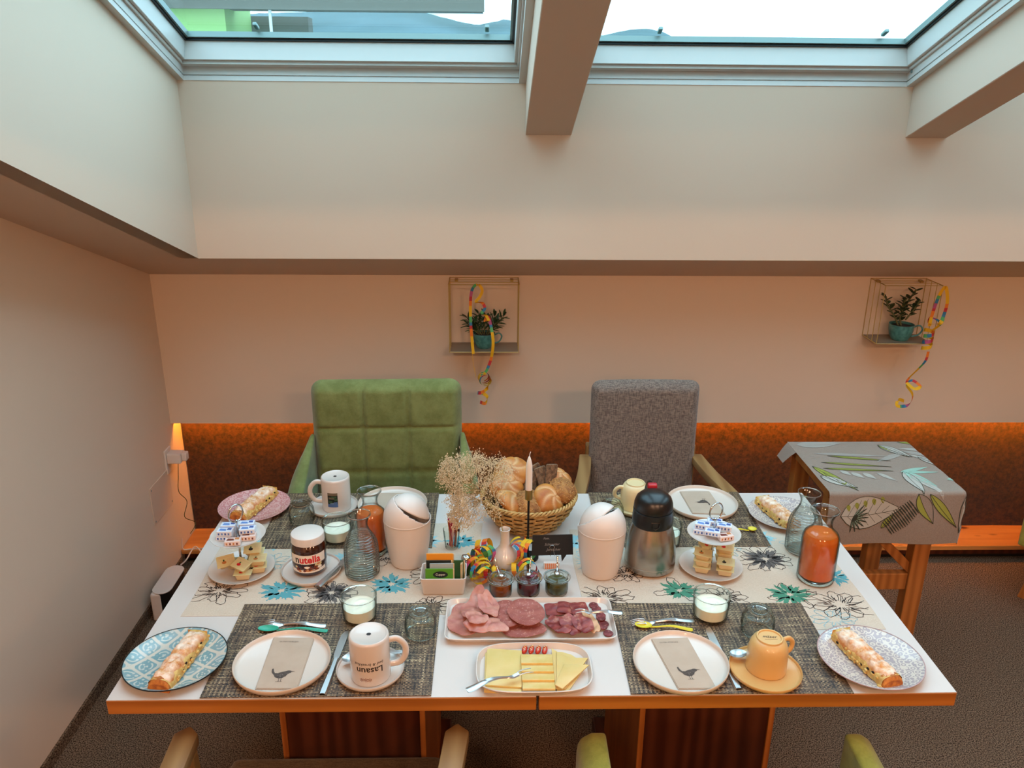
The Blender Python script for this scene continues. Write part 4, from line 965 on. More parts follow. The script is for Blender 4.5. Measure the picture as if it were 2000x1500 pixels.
# ---- cutlery (local +y from handle end 0 to tip L)
def flat(m, prof, th, zf):
    """prof: (y, halfwidth)"""
    pr = smoothpts([(y, w, 0) for y, w in prof], 4); n = len(pr); vs = []
    for y, w, _ in pr:
        z = zf(y); c = th * .35; vs += [(-w, y, z), (-w * .6, y, z + th), (w * .6, y, z + th), (w, y, z), (0, y, z - 0)]
    fs = []
    for i in range(n - 1):
        for j in range(5): k = (j + 1) % 5; fs.append((5 * i + j, 5 * i + 5 + j, 5 * i + 5 + k, 5 * i + k))
    fs += [tuple(range(5)), tuple(5 * (n - 1) + j for j in range(5))[::-1]]; m.add(vs, fs)
def between(a, b): return math.atan2(b[1] - a[1], b[0] - a[0]) - PI / 2
def fork(label, a, b, z, name='fork', mt='steel', tines=4, pitch=0, arch=.006, cat='fork'):
    L = math.dist(a[:2], b[:2]); t = thing(name, label, cat, (a[0], a[1], z), between(a, b), rot=(pitch, 0, between(a, b)))
    zf = lambda y: arch * math.sin(min(1, y / (L * .75)) * PI) ** 2 * .8 + (.004 * math.sin((y - L * .7) / (L * .3) * PI) if y > L * .7 else 0) + .0004
    m = MB(); flat(m, [(0, .0030), (.004, .0085), (L * .25, .0072), (L * .5, .0038), (L * .62, .003)], .002, zf); m.build('handle', mt, t, smooth=35)
    w = .010 if tines == 4 else .006
    m = MB(); flat(m, [(L * .61, .003), (L * .68, w * .85), (L * .75, w), (L * .79, w)], .0018, zf); m.build('head', mt, t, smooth=35)
    for k in range(tines):
        x = -w + .0012 + k * (2 * w - .0024) / (tines - 1); m = MB(); P = [(x, L * .785 + i * L * .215 / 5, zf(L * .785 + i * L * .215 / 5) + .001) for i in range(6)]
        if tines == 2: P = [(p[0] * (1 + .35 * i / 5), p[1], p[2] + .002 * i / 5) for i, p in enumerate(P)]
        m.tube(P, [.0013, .0013, .0012, .0011, .0010, .0006], 6); m.build('tine', mt, t, smooth=60)
    return t
def spoon(label, a, b, z, name='teaspoon', mt='steel', pitch=0, bw=.0135, cat='spoon', dome=False):
    L = math.dist(a[:2], b[:2]); t = thing(name, label, cat, (a[0], a[1], z), rot=(pitch, 0, between(a, b)))
    m = MB(); flat(m, [(0, .002), (.003, .0058), (L * .2, .0052), (L * .45, .0028), (L * .68, .0022), (L * .73, .0035)], .0018, lambda y: .006 * math.sin(min(1, y / (L * .72)) * PI) ** 2 + .001); m.build('handle', mt, t, smooth=35)
    hl = L * .15; cy = L * .85; sg = 1 if dome else -1
    def bf(u, v):
        a_ = 2 * PI * u; r = v; x = bw * r * math.cos(a_); y = cy + hl * r * math.sin(a_); return (x, y, .0065 * (1 if not dome else .2) + sg * .0055 * (1 - r * r) * (1 if dome else 1) + (.0 if dome else 0))
    m = MB().sheet(bf, 28, 8, (0, 0, -.0009), close_u=True); m.build('bowl', mt, t, fix=True, smooth=50)
    return t
def knife(label, a, b, z, pitch=0, name='knife'):
    L = math.dist(a[:2], b[:2]); t = thing(name, label, 'knife', (a[0], a[1], z), rot=(pitch, 0, between(a, b)))
    m = MB(); flat(m, [(0, .0045), (.003, .0085), (L * .25, .0078), (L * .45, .0062), (L * .53, .0062)], .0035, lambda y: .0002); m.build('handle', 'steel', t, smooth=35)
    m = MB(); vs = []; P = [(L * .53, -.0055, .0055), (L * .60, -.0085, .0062), (L * .8, -.0098, .0065), (L * .92, -.009, .0064), (L * .98, -.004, .0055), (L, .003, .004)]
    for y, x0, x1 in P: vs += [(x0, y, .0008), (x1, y, .0008), (x1, y, .0024), (x0, y, .0012)]
    fs = [(4 * i + j, 4 * i + (j + 1) % 4, 4 * i + 4 + (j + 1) % 4, 4 * i + 4 + j) for i in range(5) for j in range(4)] + [(3, 2, 1, 0), (20, 21, 22, 23)]
    m.add(vs, fs); m.build('blade', 'steel', t, fix=True, smooth=35); return t
fork('steel fork lying above the front left plate', (-.462, .233), (-.612, .240), ZM); spoon('turquoise plastic egg spoon behind the front left plate', (-.455, .212), (-.610, .218), ZM, 'egg_spoon', 'turq', bw=.011)
fork('steel fork lying above the front right plate', (.372, .243), (.226, .232), ZM); spoon('yellow plastic egg spoon behind the front right plate', (.360, .206), (.232, .222), ZM, 'egg_spoon', 'yellowp', bw=.012)
knife('steel knife between the front left plate and mug', (-.427, .008), (-.412, .213), ZM); knife('steel knife between the front right plate and cream saucer', (.408, .012), (.396, .215), ZM)
spoon('teaspoon on the front left saucer behind the mug', (-.280, .122), (-.402, .092), ZM + .013); spoon('teaspoon on the cream saucer behind the front right cup', (.535, .122), (.412, .096), ZM + .013)
spoon('yellow plastic egg spoon beside the back right plate', (.560, .640), (.640, .650), ZM, 'egg_spoon', 'yellowp', bw=.011)
fork('two-pronged serving fork resting across the cheese plate', (-.140, -.012), (-.008, .043), ZT + .026, 'serving_fork', tines=2, arch=.012); fork('serving fork lying across the right end of the meat platter', (.205, .236), (.098, .236), ZT + .030, 'serving_fork', tines=2, arch=.004)
knife('knife leaning on the saucer beside the spread jar', (-.508, .372), (-.440, .530), ZR + .0135, pitch=.02)

# ---- strudel slices
def strudel(label, a, b, z, W=.046, H=.030, side=1, seed=0):
    """a back end, b front end"""
    L = math.dist(a, b); ang = math.atan2(b[1] - a[1], b[0] - a[0]); t = thing('strudel_slice', label, 'pastry', ((a[0] + b[0]) / 2, (a[1] + b[1]) / 2, z), ang)
    nz_ = lambda x, y, s_, k=0: mnoise.noise(Vector((x * s_, y * s_, seed * 7.3 + k)))
    def top(u, v):
        x = (u - .5) * L; y = (v - .5) * W; e = 1 - abs(2 * v - 1) ** 4; eu = 1 - abs(2 * u - 1) ** 10
        y *= (1 + .10 * nz_(x, 0, 40)); x += .003 * nz_(y, x, 60, 2)
        return (x, y, .004 + (H - .004) * (.45 + .55 * e) * (.55 + .45 * eu) + .0035 * nz_(x, y, 75) + .002 * nz_(x, y, 190))
    m = MB().sheet(top, 60, 22, lambda u, v: (0, 0, -.0045 - .001 * abs(math.sin(u * 40))))
    m.build('top_crust', 'crust', t, fix=True, smooth=70)
    def fl(u, v):
        x = (u - .5) * L * .97; an = PI * v; y = -side * 0 + math.cos(an) * W * .53 * (1 + .08 * nz_(x, v, 70, 4)); zz = .002 + (H * .80) * abs(math.sin(an)) ** .45 * (1 + .05 * nz_(x, v, 90, 5))
        return (x, y, min(zz, H - .005))
    m = MB().sheet(fl, 50, 18); m.sheet(lambda u, v: (-(L * .485) , (v - .5) * W * 1.0, .002 + u * (H - .008)), 4, 6); m.build('filling', 'filling', t, smooth=70)
    m = MB()
    def en(u, v):
        an = PI * u; r = .5 * W * (1 + .05 * nz_(u, v, 9)); return (L * .5 - .014 + .017 * v ** .7 * 1.0, math.cos(an) * r * 1.02, .001 + (H * .86) * math.sin(an) ** .5 * (1 - .35 * v ** 3) + .0012 * nz_(u * .3, v * .3, 60, 6))
    m.sheet(en, 20, 8); e0 = [en(i / 20, 1) for i in range(21)]; m.poly(e0 + [(e0[0][0], 0, .001)][:0]); m.build('baked_end', 'endcrust', t, smooth=60)
    m = MB(); r_ = random.Random(seed)
    for k in range(4):
        x = r_.uniform(-.4, .35) * L; m.ellipsoid((x, side * W * .52, r_.uniform(.008, H * .6)), (.0042, .002, .0026), 8, 5)
    o = m.build('raisins', 'soil', t, smooth=60); o['kind'] = 'stuff'; m = MB()
    for k in range(22):
        x = r_.uniform(-.5, .48) * L; y = side * W * r_.uniform(.48, .60); m.ellipsoid((x, y, r_.uniform(.003, .016)), (r_.uniform(.002, .006), .003, r_.uniform(.002, .004)), 7, 4)
    o = m.build('apple_pieces', 'filling', t, smooth=60); o['kind'] = 'stuff'
    return t
strudel('sugar-dusted strudel slice on the blue patterned plate', (-.728, .183), (-.752, .018), ZT + .0055, .044, .032, 1, 1); strudel('sugar-dusted strudel slice on the front grey patterned plate', (.678, .172), (.720, .010), ZT + .0055, .046, .032, -1, 2)
strudel('sugar-dusted strudel slice on the pink plate', (-.745, .868), (-.795, .705), ZT + .0065, .048, .034, 1, 3); strudel('sugar-dusted strudel slice on the back right patterned plate', (.700, .800), (.742, .650), ZR + .0055, .046, .032, -1, 4)

# ---- meat platter
t = thing('meat_platter', 'long white rectangular platter of cold cuts in the table centre', 'platter', (-.004, .241, ZT))
def superplate(m, hx, hy, H, e=8, n=64, inner=.86, rot=0):
    def c(a, s): 
        ca, sa = math.cos(a), math.sin(a); k = (abs(ca) ** e + abs(sa) ** e) ** (-1 / e); return (hx - s) * ca * k, (hy - s) * sa * k
    prof = [(hx * .35 if False else .012, .0), (.010, .0), (.0, H - .001), (.0006, H), (.0025, H), (.0085, .0052), (.014, .0042)]
    vs = []; fs = []
    for s_, z in prof:
        for k in range(n): x, y = c(2 * PI * k / n, s_); vs.append((x, y, z))
    for i in range(len(prof) - 1):
        for k in range(n): k2 = (k + 1) % n; fs.append((i * n + k, i * n + k2, (i + 1) * n + k2, (i + 1) * n + k))
    fs.append(tuple(range(n))[::-1]); fs.append(tuple((len(prof) - 1) * n + k for k in range(n))); m.add(vs, fs)
m = MB(); superplate(m, .191, .079, .015, 14, 96); m.build('platter_body', 'white', t, smooth=40)
MZ = ZT + .0050
def blob_slice(name, label, c, rx, ry, z, mt, th=.0012, wav=.004, seed=0, rz=0, fold=None, group=None, edge=0, cat='meat', e=2.0):
    def fn(u, v):
        a = 2 * PI * u; r = v; k = 1 + edge * mnoise.noise(Vector((math.cos(a) * 1.3, math.sin(a) * 1.3, seed))); se = (abs(math.cos(a)) ** e + abs(math.sin(a)) ** e) ** (-1 / e)
        x = rx * r * math.cos(a) * k * se; y = ry * r * math.sin(a) * k * se
        zz = wav * (mnoise.noise(Vector((x * 28, y * 28, seed * 3.1))) + .5 * mnoise.noise(Vector((x * 70, y * 70, seed)))) + wav * .9
        if fold: x, y, zz = fold(x, y, zz)
        return (x, y, max(zz, .0002))
    m = MB().sheet(fn, 40, 14, (0, 0, th), close_u=True); o = m.build(name, mt, loc=(c[0], c[1], z), rz=rz, fix=True, smooth=60)
    return tag(o, label, cat, group)
def foldup(ax, k, amp): return lambda x, y, z: (x * (1 - .15), y, z + amp * max(0, (x * math.cos(ax) + y * math.sin(ax)) * k) ** 1.5)
blob_slice('ham_slice', 'big pale ham slice at the left end of the platter', (-.150, .243), .040, .062, MZ + .0002, 'ham', .0015, .005, 1, .1, edge=.25)
blob_slice('ham_slice', 'folded ham slice leaning over the left back edge of the platter', (-.128, .270), .038, .045, MZ + .008, 'ham', .0015, .007, 2, -.3, foldup(1.4, 28, .016), edge=.4)
blob_slice('ham_slice', 'ham slice with pointed upright fold behind the salami', (-.098, .272), .030, .036, MZ + .014, 'ham', .0015, .008, 3, .2, foldup(1.9, 30, .020), edge=.35)
blob_slice('ham_slice', 'crumpled ham slice in front of the folded ones', (-.108, .204), .045, .026, MZ + .008, 'ham', .0015, .009, 4, -.15, edge=.5)
blob_slice('ham_slice', 'ruffled pale ham piece on top at the left', (-.125, .215), .026, .022, MZ + .017, 'ham', .0015, .012, 5, .5, edge=.6)
blob_slice('salami_slice', 'large salami slice left of the other big slices', (-.058, .250), .041, .050, MZ + .010, 'salami', .0012, .003, 6, 0, edge=.08)
blob_slice('salami_slice', 'large round salami slice in the middle of the platter', (-.012, .250), .042, .052, MZ + .0165, 'salami', .0012, .0025, 7, .2, edge=.05)
blob_slice('salami_slice', 'salami slice at the front edge beneath the round one', (-.020, .205), .052, .030, MZ + .003, 'salami', .0012, .003, 8, 0, edge=.1)
for k, (x, y, a, b, r_) in enumerate(((.058, .275, .026, .022, .1), (.085, .278, .024, .022, -.1), (.112, .268, .020, .028, .1), (.058, .212, .022, .034, .5), (.085, .208, .020, .032, .4), (.112, .206, .019, .031, .4), (.132, .225, .013, .045, .2))):
    blob_slice('speck_slice', ['dark smoked ham slice at the back beside the salami', 'second dark smoked ham slice along the platter back', 'smoked ham slice with tan fat edge at the back', 'rippled smoked ham slice in front, next to the salami', 'second rippled smoked ham slice in front', 'third rippled smoked ham slice in front', 'narrow fatty smoked ham slice beside the sausage discs'][k],
               (x, y), a, b, MZ + .004 + .002 * (k % 3), 'speck' if k not in (6,) else 'speckfat', .0013, .009 if k > 2 else .003, 20 + k, r_, edge=.25 if k > 2 else .08, e=3 if k > 2 else 9)
for k, (x, y) in enumerate(((.148, .298), (.152, .279), (.160, .258), (.158, .243), (.163, .226), (.158, .212), (.168, .192))):
    o = MB().lathe([(0, 0), (.0105, 0), (.0112, .001), (.0112, .0022), (.0105, .003), (0, .0032)], 20).build('sausage_slice', 'saus', loc=(x, y, MZ + .0002 + .0035 * (k % 2)), smooth=40, rz=k)
    tag(o, ['small sausage disc at the far corner of the platter', 'sausage disc second from the platter back', 'sausage disc just behind the serving fork', 'sausage disc just in front of the serving fork', 'sausage disc third from the platter front', 'sausage disc second from the platter front', 'small sausage disc at the front right platter corner'][k], 'meat', 'small sausage slices on the platter')
# ---- cheese plate
t = thing('cheese_plate', 'white squarish plate of sliced cheese at the front table edge', 'plate', (-.003, .071, ZT), .0)
m = MB(); superplate(m, .120, .079, .017, 3.6, 96); m.build('plate_body', 'white', t, smooth=40)
CZ = ZT + .0052
def slab(name, label, pts, z, th, mt, group=None, rz=0):
    cx = sum(p[0] for p in pts) / len(pts); cy = sum(p[1] for p in pts) / len(pts)
    o = MB().prism([(x - cx, y - cy) for x, y in pts], 0, th).build(name, mt, loc=(cx, cy, z), bevel=.0008, bseg=2, smooth=40); return tag(o, label, 'cheese', group)
slab('cheese_slice', 'large square pale cheese slice at the left of the plate, lower one', [(-.106, .006), (-.030, -.002), (-.028, .124), (-.104, .132)], CZ, .0040, 'cheese1')
slab('cheese_slice', 'large square pale cheese slice on top at the left', [(-.104, .020), (-.030, .012), (-.026, .127), (-.100, .135)], CZ + .0044, .0038, 'cheese1')
for k in range(4):
    y = .098 - k * .0245
    o = MB().box(-.033, .033, -.018, .018, 0, .0052).build('cheese_slice', 'cheese2', loc=(.004, y - .006, CZ + .0085 - .0012 * k), bevel=.0008, rot=(-.16, 0, -.02))
    tag(o, ['rectangular soft cheese slice next to the tomatoes', 'rectangular soft cheese slice second from the tomatoes', 'rectangular soft cheese slice third from the tomatoes', 'rectangular soft cheese slice nearest the table edge'][k], 'cheese', 'overlapping rectangular cheese slices')
for k, (pts, lb) in enumerate((([(.040, .128), (.060, .128), (.080, .118), (.108, .085), (.060, .000), (.040, .003)], 'golden cheese slice fanned under the others at the right'), ([(.038, .136), (.050, .124), (.075, .112), (.100, .088), (.058, .010), (.036, .010)], 'golden cheese slice second in the right fan'),
                              ([(.048, .120), (.072, .100), (.112, .098), (.096, .070), (.040, .012)], 'golden cheese slice pointing to the right rim'), ([(.060, .075), (.112, .072), (.050, .000), (.036, .012)], 'golden cheese slice at the front of the right fan'))):
    slab('cheese_slice', lb, pts, CZ + .0045 * (k + 0) * .8, .003, 'cheese3')
for k in range(4):
    x = -.020 + k * .0145; t = thing('tomato_wedge', ['leftmost of the four small tomato wedges by the cheese', 'second tomato wedge from the left on the cheese plate', 'third tomato wedge from the left on the cheese plate', 'rightmost of the four small tomato wedges by the cheese'][k], 'tomato', (x, .131 - .0007 * k, CZ + .0035), -.25, 'tomato wedges on the cheese plate')
    MB().ellipsoid((0, 0, .003), (.0062, .0135, .0065), 14, 8).build('skin', 'tomato', t, smooth=60)
    m = MB()
    for q in range(5): m.ellipsoid((.0012 * (-1) ** q, -.007 + .0035 * q, .0090), (.0013, .0020, .0008), 6, 4)
    o = m.build('seeds', 'cheese3', t); o['kind'] = 'stuff'
# ---- white swing-lid bins
def bin_(label, loc, ang, tilt, dip):
    t = thing('table_bin', label, 'bin', loc)
    MB().lathe([(0, 0), (.040, 0), (.0445, .002), (.0490, .02), (.0550, .06), (.0583, .10), (.0592, .122), (.0565, .122), (.055, .10), (0, .06)], 64).build('bucket', 'plastic', t, smooth=45)
    n = Vector((math.cos(ang) * math.sin(tilt), math.sin(ang) * math.sin(tilt), math.cos(tilt)))
    H, R = .066, .0598
    def dome(u, v, sc=1.0):
        a = 2 * PI * u; e = PI / 2 * v; rr_ = R * math.cos(e) ** .9 if v < 1 else 0; return Vector((rr_ * math.cos(a) * sc, rr_ * math.sin(a) * sc, .1225 + H * sc * math.sin(e) ** .95 if v > 0 else .1225))
    N = 96; M_ = 44; hood = MB(); 
    C0 = Vector((0, 0, .128)); thr = .42
    def sel(p): 
        d = (p - C0).normalized(); return d.dot(n)
    vs = [[dome(i / N, j / M_) for i in range(N)] for j in range(M_ + 1)]
    # snap the vertices near the opening onto it for a clean lip
    P = [tuple(p) for row in vs for p in row]; fh = []
    for j in range(M_):
        for i in range(N):
            q = [j * N + i, j * N + (i + 1) % N, (j + 1) * N + (i + 1) % N, (j + 1) * N + i]
            if sum(sel(Vector(P[k])) for k in q) / 4 < thr: fh.append(tuple(q))
    hood.add(P, fh); hood.lathe([(.0590, .1205), (.0602, .1215), (.0602, .1245), (.0596, .126)], 64)
    o = hood.build('hood', 'plastic', t, smooth=60, fix=True); md = o.modifiers.new('s', 'SOLIDIFY'); md.thickness = .0022; md.offset = -1
    # flap: ball-like cap slightly proud on one side and recessed on the other
    hz = Vector((math.cos(dip), math.sin(dip), 0)); n2 = (n - hz * .24).normalized(); e1 = n2.orthogonal().normalized(); e2 = n2.cross(e1); m = MB()
    def cap(u, v):
        th_ = math.acos(thr) * 1.02 * (1 - v); a = 2 * PI * u; d = n2 * math.cos(th_) + (e1 * math.cos(a) + e2 * math.sin(a)) * math.sin(th_)
        return tuple(Vector((0, 0, .1240)) + Vector((d.x * (R - .0028), d.y * (R - .0028), d.z * (H - .0010))) * .985)
    m.sheet(cap, 64, 16, close_u=True); o = m.build('swing_flap', 'plastic', t, smooth=60, fix=True); md = o.modifiers.new('s', 'SOLIDIFY'); md.thickness = .002; md.offset = -1
    return t
bin_('white table waste bin left of the bread basket, lid tilted right', (-.303, .505, ZR), .1, .62, -.75); bin_('white table waste bin right of the basket beside the steel jug', (.182, .452, ZR), 2.3, .62, .1)
# ---- vacuum jug
t = thing('vacuum_jug', 'brushed steel vacuum jug with black lid and red button', 'jug', (.311, .475, ZR), -.05)
MB().lathe([(0, 0), (.056, 0), (.0575, .003), (.0600, .006), (.0632, .008), (.0640, .014), (.0640, .022), (.0635, .0225), (.0640, .023), (.0638, .045), (.061, .075), (.056, .100), (.051, .118), (.0485, .128), (0, .128)], 72).build('steel_body', 'bsteel', t, smooth=30)
MB().lathe([(.050, .126), (.0512, .130), (.0505, .145), (.0492, .165), (.0470, .166), (.0470, .168), (.0488, .169), (.0475, .182), (.043, .195), (.033, .205), (.018, .2105), (0, .212)], 64).build('lid', 'black', t, smooth=35)
m = MB(); m.tube([(-.010, -.0500, .150), (.010, -.0500, .150), (.008, -.0515, .138), (0, -.052, .132), (-.008, -.0515, .138)], .0016, 6, closed=True); m.build('spout_rim', 'black', t, smooth=50)
MB().box(-.012, .012, .030, .046, .196, .2145).build('release_button', 'red', t, bevel=.004, bseg=3, smooth=50)
m = MB().tube(smoothpts([(0, .040, .185), (0, .075, .192), (0, .098, .165), (0, .096, .10), (0, .075, .045), (0, .062, .03)], 5), [.010] * 26, 10, sy=1.2); m.build('handle', 'black', t, smooth=60)
# ---- carafes
def ribbed_carafe(label, loc, s=1.0):
    t = thing('glass_carafe', label, 'carafe', loc); out = [(0, 0), (.034, 0), (.038, .003)]; z = .006
    while z < .118:
        R = .0405 + .001 * math.sin(z * 40) - max(0, z - .075) ** 2 * 9.0; out += [(R, z), (R + .0020, z + .0025), (R, z + .005)]; z += .0066
    out += [(.0225, .126), (.0195, .134), (.0188, .142), (.0200, .150), (.0240, .160), (.0275, .1655), (.0285, .167), (.0270, .1672), (.0228, .160), (.0182, .150), (.0170, .142), (.0178, .134)]
    out += [(.0215, .124), (.033, .098), (.0378, .075), (.0385, .04), (.0370, .012), (0, .010)]
    MB().lathe([(r * s, z * s) for r, z in out], 64).build('glass_wall', 'glass', t, smooth=60)
    MB().lathe([(.0268 * s, .1664 * s), (.0287 * s, .1664 * s), (.0287 * s, .1684 * s), (.0268 * s, .1684 * s)], 64).build('rim', 'tglass', t, smooth=50)
    m = MB(); z = .0085
    while z < .118:
        R = .0405 + .001 * math.sin(z * 40) - max(0, z - .075) ** 2 * 9.0 + .0006; m.tube([(R * s * math.cos(a), R * s * math.sin(a), z * s) for a in [2 * PI * k / 48 for k in range(48)]], .0011 * s, 6, closed=True); z += .0066
    m.build('ribs', 'tglass', t, smooth=60)
    MB().lathe([(0, .002 * s), (.034 * s, .002 * s), (.036 * s, .006 * s), (0, .008 * s)], 48).build('thick_base', 'tglass', t, smooth=50)
    return t
ribbed_carafe('clear ribbed water carafe in front of the left juice carafe', (-.412, .445, ZR)); ribbed_carafe('clear ribbed water carafe behind the right juice carafe', (.728, .545, ZR), 1.02)
def juice_carafe(label, loc, R=.042, H=.188, zj=.130):
    t = thing('juice_carafe', label, 'carafe', loc); k = R / .042
    prof = [(.036 * k, 0), (.041 * k, .003), (R, .008), (R, H * .56), (R * .985, H * .62), (R * .90, H * .675), (R * .70, H * .72), (R * .54, H * .76), (R * .48, H * .82), (R * .50, H * .88), (R * .62, H * .95), (R * .78, H)]
    inn = [(r - .0022, z) for r, z in prof[3:]][::-1] + [(R - .0022, .014), (R * .7, .0125), (0, .012)]
    MB().lathe([(0, 0)] + prof + inn, 64).build('glass_wall', 'glass', t, smooth=60)
    MB().lathe([(R * .78 - .002, H - .0006), (R * .78 + .0004, H - .0006), (R * .78 + .0004, H + .0014), (R * .78 - .002, H + .0014)], 64).build('rim', 'tglass', t, smooth=50)
    MB().lathe([(0, .001), (R * .88, .001), (R * .95, .006), (R * .93, .0118), (0, .0118)], 56).build('thick_base', 'tglass', t, smooth=50)
    jp = [(0, .0126), (R * .7, .0130), (R - .003, .0160)] + [(r - .003, z) for r, z in prof[3:] if z <= H * .70 + .001] + [(0, H * .675)]
    MB().lathe(jp, 56).build('juice', 'juice', t, smooth=50); return t
juice_carafe('carafe of orange juice at the right table edge', (.714, .412, ZR), .0445, .192); juice_carafe('carafe of orange juice behind the left ribbed carafe', (-.402, .553, ZR), .0395, .176)
# ---- hazelnut spread jar
t = thing('spread_jar', 'jar of chocolate hazelnut spread with white lid on a saucer', 'jar', (-.545, .462, ZR + .0048), .12)
JR = lambda z: interp([(0, .034), (.004, .038), (.012, .0415), (.05, .0425), (.066, .0425), (.075, .0405), (.082, .036)], z)
MB().lathe([(0, 0), (.033, 0), (.0365, .002), (.0395, .006), (.0415, .012), (.0425, .03), (.0425, .066), (.0415, .074), (.0385, .081), (.036, .085), (0, .085)], 64).build('jar_body', 'choc', t, smooth=50)
MB().lathe([(0, .106), (.037, .106), (.0395, .1045), (.0405, .102), (.0408, .085), (.0395, .0842), (0, .0845)][::-1], 64).build('lid', 'plastic', t, smooth=35)
def jpatch(m, a0, a1, z0, z1, mi, l=.0003, wav=None):
    m.sheet(lambda u, v: ((JR(z0 + (z1 - z0) * v) + l) * math.sin(a0 + (a1 - a0) * u), -(JR(z0 + (z1 - z0) * v) + l) * math.cos(a0 + (a1 - a0) * u), z0 + (z1 - z0) * v + (wav(u) if wav else 0)), 24, 5, mi=mi)
m = MB(); jpatch(m, -1.15, 1.15, .014, .063, 0); m.build('paper_label', 'labelw', t, smooth=60)
vs, fs = textmesh('nutella', .0262, .92, 0, 1, .0008); xm = min(v[0] for v in vs); wn = (max(v[0] for v in vs) - xm) * .163
m = MB()
for mi_, ff in ((0, [f for f in fs if sum(vs[i][0] for i in f) / len(f) < xm + wn]), (1, [f for f in fs if sum(vs[i][0] for i in f) / len(f) >= xm + wn])):
    m.add([(.0429 * math.sin(x / .0425), -.0429 * math.cos(x / .0425), .0500 + y) for x, y, _ in vs], ff, mi_)
m.build('lettering', ['ink', 'redink'], t)
m = MB()
def blobp(a, z, ra, rz_, mi, l, n=18): m.poly([((JR(z) + l) * math.sin(a + ra * math.cos(q * 2 * PI / n)), -(JR(z) + l) * math.cos(a + ra * math.cos(q * 2 * PI / n)), z + rz_ * math.sin(q * 2 * PI / n)) for q in range(n)], mi)
for a, z, ra, rz_, mi, l in ((.30, .028, .42, .0075, 0, .0007), (-.35, .030, .36, .0040, 1, .0009), (-.05, .0305, .16, .0030, 4, .0012), (.30, .030, .30, .0045, 1, .0011), (.62, .035, .22, .0055, 2, .0010), (-.62, .023, .10, .0038, 1, .0009), (-.48, .0195, .09, .0032, 0, .0010), (-.72, .030, .08, .003, 2, .0009), (.0, .021, .25, .0030, 0, .0008), (.35, .022, .32, .0028, 1, .0010), (.7, .027, .14, .0035, 4, .0012), (-.2, .0205, .09, .0028, 1, .0012), (.62, .0365, .12, .0012, 3, .0014)): blobp(a, z, ra, rz_, mi, l)
m.build('label_picture', ['tanink', 'brownink', 'honeylid', 'redink', 'labelw'], t)
# ---- two-tier stands with portions
def tier(label, loc, r1, r2, z2, rang):
    t = thing('tiered_stand', label, 'serving stand', loc)
    def pl(R): return [(0, .001), (R * .6, .001), (R * .63, 0), (R * .68, .002), (R * .9, .008), (R, .0125), (R * 1.0, .0135), (R * .985, .0135), (R * .88, .0095), (R * .66, .0042), (0, .0040)]
    MB().lathe(pl(r1), 64).build('lower_plate', 'white', t, smooth=50); MB().lathe(pl(r2), 64).build('upper_plate', 'white', t, (0, 0, z2), smooth=50)
    m = MB().tube([(0, 0, .004), (0, 0, z2 + .050)], .0028, 10); m.lathe([(.0, z2 + .004), (.007, z2 + .004), (.0055, z2 + .007), (.003, z2 + .009), (.003, z2 + .011)], 16); m.build('pole', 'chrome', t, smooth=40)
    m = MB(); R = .020; m.tube([(R * math.cos(a), 0, z2 + .070 + R * 1.15 * math.sin(a)) for a in [2 * PI * k / 28 for k in range(28)]], .0022, 8, closed=True); m.lathe([(0, z2 + .044), (.004, z2 + .046), (.004, z2 + .052), (0, z2 + .054)], 12); m.build('ring_handle', 'chrome', t, rz=rang, smooth=60)
    return t
TL, TR = (-.715, .462, ZR), (.465, .462, ZR)
tier('left two-tier serving stand with butter and honey portions', TL, .080, .066, .092, .9); tier('right two-tier serving stand with butter and honey portions', TR, .079, .066, .092, .45)
def butter(label, loc, rz, pink=False, group='butter portions on the tiered stands', tilt=0):
    t = thing('butter_portion', label, 'butter', loc, rot=(tilt, 0, rz), group=group)
    MB().box(-.0185, .0185, -.0115, .0115, 0, .0125).build('wrapped_block', 'pinkpack' if pink else 'foil', t, bevel=.0012, bseg=2)
    m = MB(); z = .0127
    m.poly([(-.014, -.006, z), (.004, -.007, z), (.002, .002, z), (-.012, .004, z)], 0); m.poly([(.004, -.002, z), (.015, -.003, z), (.015, .006, z), (.006, .007, z)], 1)
    for k in range(4): m.poly([(-.015 + k * .008, -.0117, .003), (-.011 + k * .008, -.0117, .003), (-.011 + k * .008, -.0117, .0085), (-.015 + k * .008, -.0117, .0085)], (k + 1) % 2)
    m.poly([(-.016, .0085, z), (.016, .0085, z), (.016, .0105, z), (-.016, .0105, z)], 0); m.build('print', ['brownink', 'tanink'] if pink else ['blueink', 'blueink2'], t); return t
